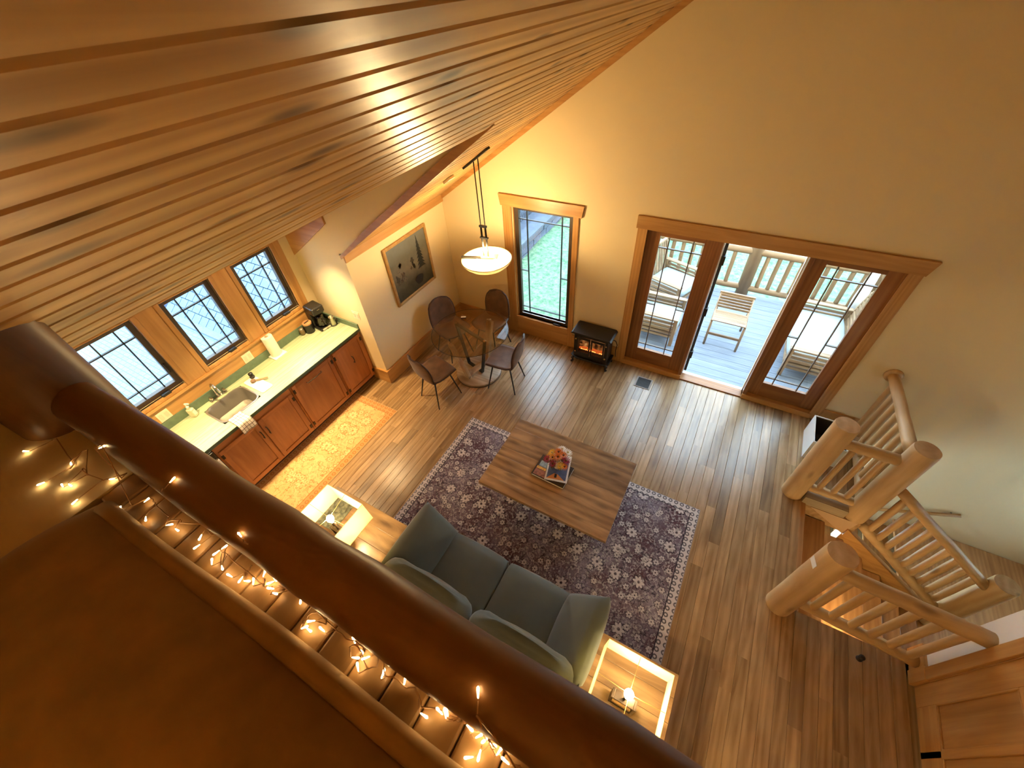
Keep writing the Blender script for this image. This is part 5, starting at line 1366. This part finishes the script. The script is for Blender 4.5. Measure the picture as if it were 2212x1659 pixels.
def back(u, v):
    # section over the top of the back: u along, v across from the ledge side to the seat side
    a_ = v * PI
    x0, x1 = -1.235, 1.0
    x_ = x0 + (x1 - x0) * u
    e = min(1.0, max(0.0, 1 - ((0.10 - min(0.10, (u) * (x1 - x0))) / 0.10) ** 2)) ** 0.5 if u * (x1 - x0) < 0.10 else 1.0
    w, hgt = 0.17, 0.085
    y_ = 0.255 + w * math.cos(a_); z_ = zt - 0.085 + hgt * math.sin(a_) ** 0.8 * (0.35 + 0.65 * e)
    if v < 0.001: z_ = zt - 0.42
    if v > 0.999: z_ = zt - 0.30; 
    return (x_, y_, z_)
mb = MB(); mb.grid(back, 60, 24)
mb.build('backrest', M_SUEDE, lc, True, solid=0.02)
MB().tube([(-1.19 + 2.2 * i / 40, 0.424 + 0.028 * min(1, i / 22) - 0.003 * math.sin(i * 0.5), zt - 0.048) for i in range(41)], 0.019, 14).build('welt_roll', M_SUEDE, lc, True)
softbox('back_cushion', 2.16, 0.20, 0.46, (-0.11, -0.02, zt - 0.30), rot=(-0.2, 0, 0), bev=0.07, par=lc, mat=M_SUEDE)
softbox('seat', 2.2, 0.66, 0.22, (-0.1, -0.32, 0.33), bev=0.06, par=lc, mat=M_SUEDE)
softbox('base', 2.2, 1.0, 0.20, (-0.1, -0.08, 0.11), bev=0.03, par=lc, mat=M_SUEDE, puff=0)
softbox('arm', 0.22, 0.85, 0.56, (-1.09, -0.15, 0.29), bev=0.08, par=lc, mat=M_SUEDE)
# fairy lights
RAILB = [(-0.592, 0.022, 3.547), (-0.112, 0.035, 3.554), (-0.805, 0.031, 3.552), (-1.058, 0.007, 3.530)]
LEDB = [(-0.826, -0.029), (-0.801, -0.029), (-0.743, -0.017), (-0.732, -0.032), (-0.681, -0.004), (-0.686, -0.021), (-0.679, -0.033), (-0.648, -0.032), (-0.625, -0.034), (-0.598, -0.03), (-0.584, -0.024), (-0.576, -0.018), (-0.569, 0.001), (-0.54, 0.002), (-0.537, -0.013), (-0.545, -0.007), (-0.52, -0.014), (-0.47, -0.001), (-0.43, -0.015), (-0.43, -0.025), (-0.42, -0.025), (-0.404, -0.014), (-0.345, 0.001), (-0.321, -0.006), (-0.322, -0.016), (-0.31, -0.01), (-0.313, -0.023), (-0.271, -0.01), (-0.236, 0.0), (-0.182, -0.021), (-0.168, -0.006), (-0.159, -0.003), (-0.158, 0.0), (-0.116, -0.001), (-0.1, 0.0), (-0.092, -0.002), (-0.079, 0.0), (-0.068, 0.0), (-0.103, -0.028), (-0.09, -0.02), (-0.058, -0.006)]
SHB = [(-1.345, -0.09), (-1.195, -0.054), (-1.197, -0.115), (-1.128, -0.083), (-1.146, -0.092), (-1.07, -0.10)]
fb = [(*p_, ) for p_ in RAILB] + [(a, b, 3.452) for a, b in LEDB] + [(a, b, 3.453) for a, b in SHB] + [(-0.963, -0.06, 3.452), (-0.885, -0.047, 3.452), (-1.06, -0.03, 3.452), (-0.93, -0.02, 3.452)]
fairy = thing('fairy_lights', 'string of tiny warm fairy lights along the loft ledge', 'string lights', (0, 0, 3.44))
M_FAIRY = emissive('fairy_bulb', (1.0, 0.68, 0.30), 28)
M_CLEARW = plain('clear_wire', (0.50, 0.30, 0.15), 0.25, spec=0.8)
rr = random.Random(5)
fb.sort(key=lambda p_: p_[0])
ordr = [fb.pop(0)]
while fb:
    k_ = min(range(len(fb)), key=lambda i: (Vector(fb[i]) - Vector(ordr[-1])).length + 0.5 * max(0, fb[i][0] - ordr[-1][0]))
    ordr.append(fb.pop(k_))
fb = ordr
wire = []
led = MB().lathe([(0.0, -0.008), (0.0007, -0.007), (0.0011, -0.002), (0.0017, 0.002), (0.0015, 0.004), (0.0, 0.0054)], 10).build('bulb', M_FAIRY, fairy, True)
first = True
for p_ in fb:
    a_ = rr.uniform(0, 2 * PI); dv = Vector((math.cos(a_), math.sin(a_) * 0.7, rr.uniform(-0.1, 0.25))).normalized()
    pos = Vector(p_) - Vector((0, 0, 3.44))
    pos.z = max(pos.z, 0.0085)
    o = led if first else share(led, 'bulb', (0, 0, 0), fairy); first = False
    o.location = pos; o.rotation_euler = Vector((0, 0, 1)).rotation_difference(dv).to_euler()
    att = pos - dv * 0.022
    att.y = att.y * 0.6 + 0.005; att.z = max(att.z, 0.006)
    MB().tube([pos - dv * 0.010, att], 0.0009, 6).build('lead', M_CLEARW, fairy, True)
    wire.append(att)
    wire.append(att + Vector((0.012, rr.uniform(-0.012, 0.012), rr.uniform(0, 0.006))))
sm = []
for i in range(len(wire) - 1):
    for t_ in (0, 0.33, 0.66):
        q = wire[i].lerp(wire[i + 1], t_); q = q + Vector((0, rr.uniform(-0.002, 0.002), rr.uniform(0, 0.003))); sm.append(q)
run = [sm[0]]
for q in sm[1:] + [None]:
    if q is None or (q - run[-1]).length > 0.06:
        if len(run) > 2: MB().tube(run, 0.0011, 6).build('wire', M_CLEARW, fairy, True)
        run = []
    if q is not None: run.append(q)

# ================================================================ outdoors
M_DECK = wood('grey_deck', (0.14, 0.165, 0.215), (0.205, 0.235, 0.29), 'X', grain=26, along=2.0, rough=0.75, tint=0.10, bump=0.1)
DKZ = -0.05
deck = struct(MB().box(-1.38, 2.4, YB + 0.15, 7.30, -0.25, DKZ - 0.03).build('floor_deck', M_DECK), 'weathered grey deck outside the french doors')
y_ = YB + 0.165; pr = None
while y_ < 7.28:
    if pr is None:
        pr = MB().box(-1.9, 1.9, -0.068, 0.068, -0.03, 0).build('deck_board', M_DECK, deck, bevel=0.0015); pr.location = (0.5, y_ + 0.068, DKZ)
    else: share(pr, 'deck_board', (0.5, y_ + 0.068, DKZ), deck)
    y_ += 0.139
M_DLOG = wood('deck_log_z', (0.21, 0.115, 0.05), (0.34, 0.205, 0.105), 'Z', grain=9, along=1.2, rough=0.6, tint=0.12, knots=0.6)
M_DLOGX = wood('deck_log_x', (0.21, 0.115, 0.05), (0.34, 0.205, 0.105), 'X', grain=9, along=1.2, rough=0.6, tint=0.12, knots=0.6)
M_DLOGY = wood('deck_log_y', (0.21, 0.115, 0.05), (0.34, 0.205, 0.105), 'Y', grain=9, along=1.2, rough=0.6, tint=0.12, knots=0.6)
dr_ = thing('deck_railing', 'log railing along the far edge of the deck', 'railing', (0.0, 7.25, DKZ))
TR = 0.74
P = [log((-1.4, 7.25, TR), (2.1, 7.25, TR), 0.055, 0.055, n=20).build('top_rail', M_DLOGX, None, True), log((-1.4, 7.25, 0.08), (2.1, 7.25, 0.08), 0.05, 0.05, n=20).build('bottom_rail', M_DLOGX, None, True)]
P.append(MB().tube([(0.33, 7.27, DKZ), (0.33, 7.27, 1.0), (0.33, 7.27, 2.6)], 0.10, 20).build('post', M_DLOG, None, True))
P.append(MB().tube([(2.02, 7.27, DKZ), (2.02, 7.27, 1.1), (2.02, 7.27, 2.6)], 0.10, 20).build('post', M_DLOG, None, True))
P.append(MB().tube([(-1.32, 7.27, DKZ), (-1.32, 7.27, 1.1), (-1.32, 7.27, 2.6)], 0.10, 20).build('post', M_DLOG, None, True))
x_ = -1.14
while x_ < 1.95:
    if abs(x_ - 0.33) > 0.16:
        P.append(log((x_, 7.25, 0.10), (x_, 7.25, TR - 0.01), 0.034, 0.034, ends=0.016, seg=10).build('baluster', M_DLOG, None, True))
    x_ += 0.166
into_local(dr_, P)
dr2 = thing('deck_railing', 'log railing along the right side of the deck behind the slatted loveseat', 'railing', (2.05, 6.0, DKZ))
P = [log((2.05, 4.85, TR), (2.05, 7.2, TR), 0.055, 0.055, n=12).build('top_rail', M_DLOGY, None, True), log((2.05, 4.85, 0.08), (2.05, 7.2, 0.08), 0.05, 0.05, n=12).build('bottom_rail', M_DLOGY, None, True)]
y_ = 4.95
while y_ < 7.15:
    P.append(log((2.05, y_, 0.10), (2.05, y_, TR - 0.01), 0.034, 0.034, ends=0.016, seg=10).build('baluster', M_DLOG, None, True)); y_ += 0.166
into_local(dr2, P)
# ---- deck seats
M_TEAK = wood('teak_x', (0.20, 0.115, 0.06), (0.36, 0.245, 0.15), 'X', grain=18, along=1.4, rough=0.6, tint=0.15)
M_TEAKZ = wood('teak_z', (0.20, 0.115, 0.06), (0.36, 0.245, 0.15), 'Z', grain=18, along=1.4, rough=0.6, tint=0.15)
M_CUSH = plain('pale_cushion', (0.30, 0.35, 0.37), 0.9)
def slat_seat(name, label, loc, rz, wide, cat='chair', vertical_back=False):
    """deep slatted seat: faces +x locally, arms are slatted side panels, pale cushion"""
    o = thing(name, label, cat, loc, rz); d_ = 0.72; hw = wide / 2
    for sy in (-1, 1):
        for x_ in (-d_ / 2 + 0.03, d_ / 2 - 0.03):
            MB().box(x_ - 0.025, x_ + 0.025, sy * hw - 0.025, sy * hw + 0.025, 0, 0.47).build('leg', M_TEAKZ, o, bevel=0.003)
        MB().box(-d_ / 2, d_ / 2, sy * hw - 0.04, sy * hw + 0.04, 0.47, 0.495).build('arm_rest', M_TEAK, o, bevel=0.004)
        for k in range(5):
            MB().box(-d_ / 2 + 0.03, d_ / 2 - 0.03, sy * hw - 0.012, sy * hw + 0.012, 0.14 + k * 0.062, 0.175 + k * 0.062).build('side_slat', M_TEAK, o)
    MB().box(-d_ / 2, d_ / 2, -hw + 0.03, hw - 0.03, 0.20, 0.24).build('seat_frame', M_TEAK, o)
    softbox('cushion', d_ - 0.06, wide - 0.09, 0.13, (0.02, 0, 0.31), bev=0.04, par=o, mat=M_CUSH)
    ax_ = -d_ / 2 + 0.02
    if vertical_back:
        n = max(5, int(wide / 0.07))
        for k in range(n):
            y_ = -hw + 0.04 + (wide - 0.08) * k / (n - 1)
            MB().hexa([(ax_, y_ - 0.02, 0.24), (ax_ + 0.02, y_ - 0.02, 0.24), (ax_ + 0.02, y_ + 0.02, 0.24), (ax_, y_ + 0.02, 0.24), (ax_ - 0.12, y_ - 0.02, 0.80), (ax_ - 0.10, y_ - 0.02, 0.80), (ax_ - 0.10, y_ + 0.02, 0.80), (ax_ - 0.12, y_ + 0.02, 0.80)]).build('back_slat', M_TEAKZ, o)
    else:
        for k in range(9):
            z_ = 0.26 + k * 0.06; sh = -0.2 * (z_ - 0.24)
            MB().box(ax_ + sh, ax_ + 0.02 + sh, -hw + 0.02, hw - 0.02, z_, z_ + 0.05).build('back_slat', wood('teak_y', (0.20, 0.115, 0.06), (0.36, 0.245, 0.15), 'Y', grain=18, along=1.4, rough=0.6, tint=0.15), o)
    MB().box(ax_ - 0.135, ax_ - 0.09, -hw, hw, 0.80, 0.835).build('back_cap', wood('teak_y', (0.20, 0.115, 0.06), (0.36, 0.245, 0.15), 'Y'), o, bevel=0.004)
    for sy in (-1, 1):
        MB().hexa([(ax_ - 0.01, sy * hw - 0.02, 0.2), (ax_ + 0.035, sy * hw - 0.02, 0.2), (ax_ + 0.035, sy * hw + 0.02, 0.2), (ax_ - 0.01, sy * hw + 0.02, 0.2), (ax_ - 0.13, sy * hw - 0.02, 0.80), (ax_ - 0.085, sy * hw - 0.02, 0.80), (ax_ - 0.085, sy * hw + 0.02, 0.80), (ax_ - 0.13, sy * hw + 0.02, 0.80)]).build('back_post', M_TEAKZ, o)
    return o
slat_seat('deck_armchair', 'slatted teak deck armchair with a pale cushion, nearest behind the left glazed leaf', (-0.76, 5.62, DKZ + 0.001), 0.0, 0.56, vertical_back=True)
slat_seat('deck_armchair', 'slatted teak deck armchair turned sideways in the far left corner of the deck', (-0.78, 6.63, DKZ + 0.001), -0.33, 0.70, vertical_back=True)
slat_seat('deck_loveseat', 'slatted teak loveseat with a pale cushion behind the right glazed leaf', (1.42, 5.98, DKZ + 0.001), PI, 1.24, 'loveseat')
fc = thing('folding_chair', 'slatted teak folding chair seen through the open doorway', 'chair', (0.25, 5.85, DKZ))
ox, oy = -0.225, 0.225
for sx in (ox, oy):
    MB().cyl((sx, -0.25, 0.0), (sx, -0.25, 0.45), 0.017, seg=8).build('leg', M_TEAKZ, fc, True)
    MB().cyl((sx, 0.30, 0.0), (sx * 0.97, 0.16, 0.42), 0.017, seg=8).build('leg', M_TEAKZ, fc, True)
    MB().tube([(sx, -0.27, 0.455), (sx, 0.12, 0.40), (sx, 0.20, 0.43), (sx, 0.29, 0.60)], 0.016, 8).build('side_rail', M_TEAKZ, fc, True)
MB().box(ox, oy, -0.262, -0.238, 0.20, 0.235).build('stretcher', M_TEAK, fc)
MB().box(ox - 0.02, oy + 0.02, 0.28, 0.31, 0.58, 0.63).build('top_bar', M_TEAK, fc, bevel=0.004)
for k in range(9):
    y_ = -0.25 + k * 0.044; z_ = 0.455 - 0.055 * (k / 8)
    MB().box(ox, oy, y_ - 0.015, y_ + 0.015, z_, z_ + 0.014).build('seat_slat', M_TEAK, fc)
for k in range(5):
    t_ = k / 4.6; y_ = 0.185 + 0.10 * t_; z_ = 0.42 + 0.165 * t_
    MB().box(ox, oy, y_ - 0.006, y_ + 0.008, z_, z_ + 0.034).build('back_slat', M_TEAK, fc)
um = thing('furled_umbrella', 'furled white patio umbrella in the right corner of the deck', 'umbrella', (1.86, 6.98, DKZ))
MB().cyl((0, 0, 0), (0, 0, 0.9), 0.018).build('pole', plain('white_pole', (0.8, 0.8, 0.8), 0.4), um, True)
MB().lathe([(0.0, 0.30), (0.075, 0.31), (0.082, 0.45), (0.07, 0.7), (0.06, 0.9), (0.045, 0.96), (0, 0.98)], 14).build('canopy', plain('white_canvas', (0.86, 0.87, 0.88), 0.8), um, True)
MB().lathe([(0, 0.001), (0.16, 0.001), (0.16, 0.04), (0.04, 0.06), (0, 0.06)], 20).build('base', plain('grey_base', (0.4, 0.4, 0.4), 0.6), um, True)
# ---- yard
def grass_mat():
    m, nt, b = newmat('meadow_grass')
    tc = N(nt, 'ShaderNodeTexCoord'); nz = N(nt, 'ShaderNodeTexNoise'); nz.inputs['Scale'].default_value = 9; nz.inputs['Detail'].default_value = 9; nz.inputs['Roughness'].default_value = 0.75
    L(nt, tc, 'Object', nz, 'Vector'); rp = ramp(nt, [(0.38, (0.04, 0.11, 0.055)), (0.52, (0.115, 0.20, 0.11)), (0.66, (0.22, 0.28, 0.18))]); L(nt, nz, 'Fac', rp, 'Fac'); L(nt, rp, 'Color', b, 'Base Color'); b.inputs['Roughness'].default_value = 0.9
    return m
GZ = -1.1
rg = random.Random(3)
mb = MB()
mb.grid(lambda u, v: (-4.785 + 18 * u, 4.9 + 26 * v, GZ + 0.05 * math.sin(u * 40 + v * 31) * math.sin(v * 57) + 0.02 * rg.random() - (0.0)), 90, 120)
tag(mb.build('lawn', grass_mat(), smooth=True), 'green lawn below the deck and the tall window', 'grass', kind='stuff')
sw = thing('garden_wall', 'low grey stone garden wall along the lawn', 'wall', (-5.05, 12, GZ))
rs = random.Random(9); pr = []
M_STONE = plain('grey_stone', (0.085, 0.10, 0.135), 0.85, noise=0.25, nscale=6, bump=0.3)
for v in range(4):
    ln = (0.34, 0.42, 0.28, 0.5)[v]
    pr.append((ln, MB().box(0, 0.24, 0.006, ln - 0.006, 0.004, 0.156).build('stone', M_STONE, sw, bevel=0.02)))
for row in range(2):
    y_ = -4.6; k = 0; 
    while y_ < 5.5:
        ln, src = rs.choice(pr)
        if k < 4 and row == 0: ln, src = pr[k]; src.location = (rs.uniform(-0.015, 0.015), y_, row * 0.16)
        else: share(src, 'stone', (rs.uniform(-0.02, 0.02), y_, row * 0.16), sw)
        y_ += ln; k += 1
MB().box(-0.12, 0.262, -7.2, 5.6, -0.25, 0.002).build('footing', M_STONE, sw)
MB().box(-0.10, 0.28, -4.6, 5.6, 0.321, 0.38).build('capstone', plain('cap_stone', (0.085, 0.10, 0.13), 0.8, noise=0.15, nscale=5), sw, bevel=0.01)
hill = struct(MB().box(-22, -5.15, 4.85, 34, GZ - 0.2, GZ + 0.33).build('floor_terrace', plain('terrace_gravel', (0.07, 0.085, 0.115), 0.9, noise=0.2, nscale=20)), 'grey terrace above the garden wall')
fe = thing('garden_fence', 'grey picket fence on the terrace above the garden wall', 'fence', (-5.46, 12, GZ + 0.33))
M_PICK = wood('grey_picket', (0.05, 0.06, 0.08), (0.10, 0.115, 0.14), 'Z')
pk = MB().box(-0.012, 0.012, -0.03, 0.03, 0.0, 1.1).build('picket', M_PICK, fe); pk.location = (0, -4, 0)
for k in range(1, 90): share(pk, 'picket', (0, -4 + k * 0.1, 0), fe)
for z_ in (0.2, 0.85): MB().box(0.012, 0.04, -4, 5, z_, z_ + 0.07).build('fence_rail', M_PICK, fe)
# ---- neighbouring roof under the kitchen windows
nh = thing('neighbour_roof', 'grey shingled roof seen through the kitchen windows', 'roof', (-8.0, 2.41, -0.2))
M_SHIN = plain('slate_shingle', (0.10, 0.16, 0.25), 0.75, noise=0.12, nscale=14)
ROOFS = 0.73; an = math.atan(ROOFS)
src = MB().hexa([(-0.106, -0.166, 0.002), (0.106, -0.166, 0.002), (0.106, 0.0, 0.002), (-0.106, 0.0, 0.002), (-0.106, -0.166, 0.016), (0.106, -0.166, 0.016), (0.106, 0.0, 0.012), (-0.106, 0.0, 0.012)]).build('shingle', M_SHIN, nh, rot=(an, 0, 0))
first = True
for row in range(13):
    sl_ = 0.20 + row * 0.178
    for k in range(15):
        x_ = 1.75 - k * 0.229 - (0.115 if row % 2 else 0)
        loc = (x_, sl_ * math.cos(an), sl_ * math.sin(an))
        if first: src.location = loc; first = False
        else: share(src, 'shingle', loc, nh, rot=(an, 0, 0))
MB().hexa([(-3.2, 0.0, -0.3), (2.2, 0.0, -0.3), (2.2, 2.6, -0.3), (-3.2, 2.6, -0.3), (-3.2, 0.0, -0.02), (2.2, 0.0, -0.02), (2.2, 2.6, 2.6 * ROOFS - 0.02), (-3.2, 2.6, 2.6 * ROOFS - 0.02)]).build('roof_deck', plain('joint_grey', (0.02, 0.035, 0.07), 0.9), nh)
MB().box(-3.2, 2.2, -0.11, 0.03, -0.1, 0.03).build('ridge_flashing', plain('zinc_flashing', (0.10, 0.13, 0.16), 0.6, noise=0.15, nscale=20), nh, bevel=0.01)
def small_shingles():
    m, nt, b = newmat('small_shingles')
    tc = N(nt, 'ShaderNodeTexCoord'); br_ = N(nt, 'ShaderNodeTexBrick'); L(nt, tc, 'Object', br_, 'Vector')
    br_.inputs['Scale'].default_value = 1.0; br_.inputs['Brick Width'].default_value = 0.16; br_.inputs['Row Height'].default_value = 0.075; br_.inputs['Mortar Size'].default_value = 0.006
    br_.inputs['Color1'].default_value = (0.155, 0.235, 0.31, 1); br_.inputs['Color2'].default_value = (0.135, 0.21, 0.285, 1); br_.inputs['Mortar'].default_value = (0.07, 0.12, 0.19, 1)
    L(nt, br_, 'Color', b, 'Base Color'); b.inputs['Roughness'].default_value = 0.8; return m
MB().hexa([(-6, -6, -0.5), (2.2, -6, -0.5), (2.2, -0.1, -0.4), (-6, -0.1, -0.4), (-6, -6, -0.06), (2.2, -6, -0.06), (2.2, -0.1, -0.01), (-6, -0.1, -0.01)]).build('flat_roof', small_shingles(), nh)
MB().box(-6, 2.1, -5.9, 2.5, -2.5, -0.5).build('building_wall', M_STONE, nh)
# added lamp behind the camera, unseen: warm fill for ceiling and back wall
fl_ = thing('loft_fill_lamp', 'added unseen standing lamp at the back of the loft, for warm fill light', 'lamp', (0.9, -1.9, 2.621))
MB().lathe([(0, 0), (0.14, 0), (0.14, 0.015), (0.02, 0.03), (0, 0.03)], 24).build('base', M_BRONZE, fl_, True)
MB().cyl((0, 0, 0.03), (0, 0, 1.2), 0.012).build('pole', M_BRONZE, fl_, True)
MB().lathe([(0.19, 1.12), (0.14, 1.40)], 28, cap=False).build('shade', M_SHADE, fl_, True)
MB().lathe([(0, 1.2), (0.02, 1.21), (0.03, 1.26), (0.02, 1.30), (0, 1.305)], 12).build('bulb', M_LAMPBULB, fl_, True)
lamp('loft_fill_light', 'POINT', (0, 0, 1.335), 75, size=0.06, parent=fl_)
# ceiling lights of the room under the loft
struct(MB().box(XK, 2.33, -0.14, 0.02, 2.29, 2.42).build('trim_40', M_BEAM), 'unseen beam added under the loft edge to cut off the lamp light')  # unseen, added: its drop limits how high the under-loft light reaches
for x_, txt in ((0.9, 'nearer the panelled door'), (-1.4, 'nearer the kitchen')):
    rl = thing('recessed_light', 'round recessed light under the loft, ' + txt, 'ceiling light', (x_, -1.5, 2.419))
    MB().lathe([(0.055, 0.0), (0.08, 0.0), (0.08, -0.008), (0.06, -0.012)], 24, cap=False).build('trim_ring', MATS['white_ring'], rl, True)
    MB().lathe([(0.0, -0.002), (0.055, -0.002), (0.055, -0.004), (0.0, -0.004)], 20).build('lens', M_BULB, rl)
    lamp('under_loft_lamp', 'POINT', (0, 0, -0.045), 20 if x_ > 0 else 36, size=0.04, parent=rl)
cy = SC.cycles
cy.max_bounces = 5; cy.diffuse_bounces = 3; cy.glossy_bounces = 2; cy.transmission_bounces = 4; cy.transparent_max_bounces = 8
cy.use_adaptive_sampling = True; cy.adaptive_threshold = 0.2; cy.adaptive_min_samples = 12; cy.use_denoising = True
cy.caustics_reflective = False; cy.caustics_refractive = False
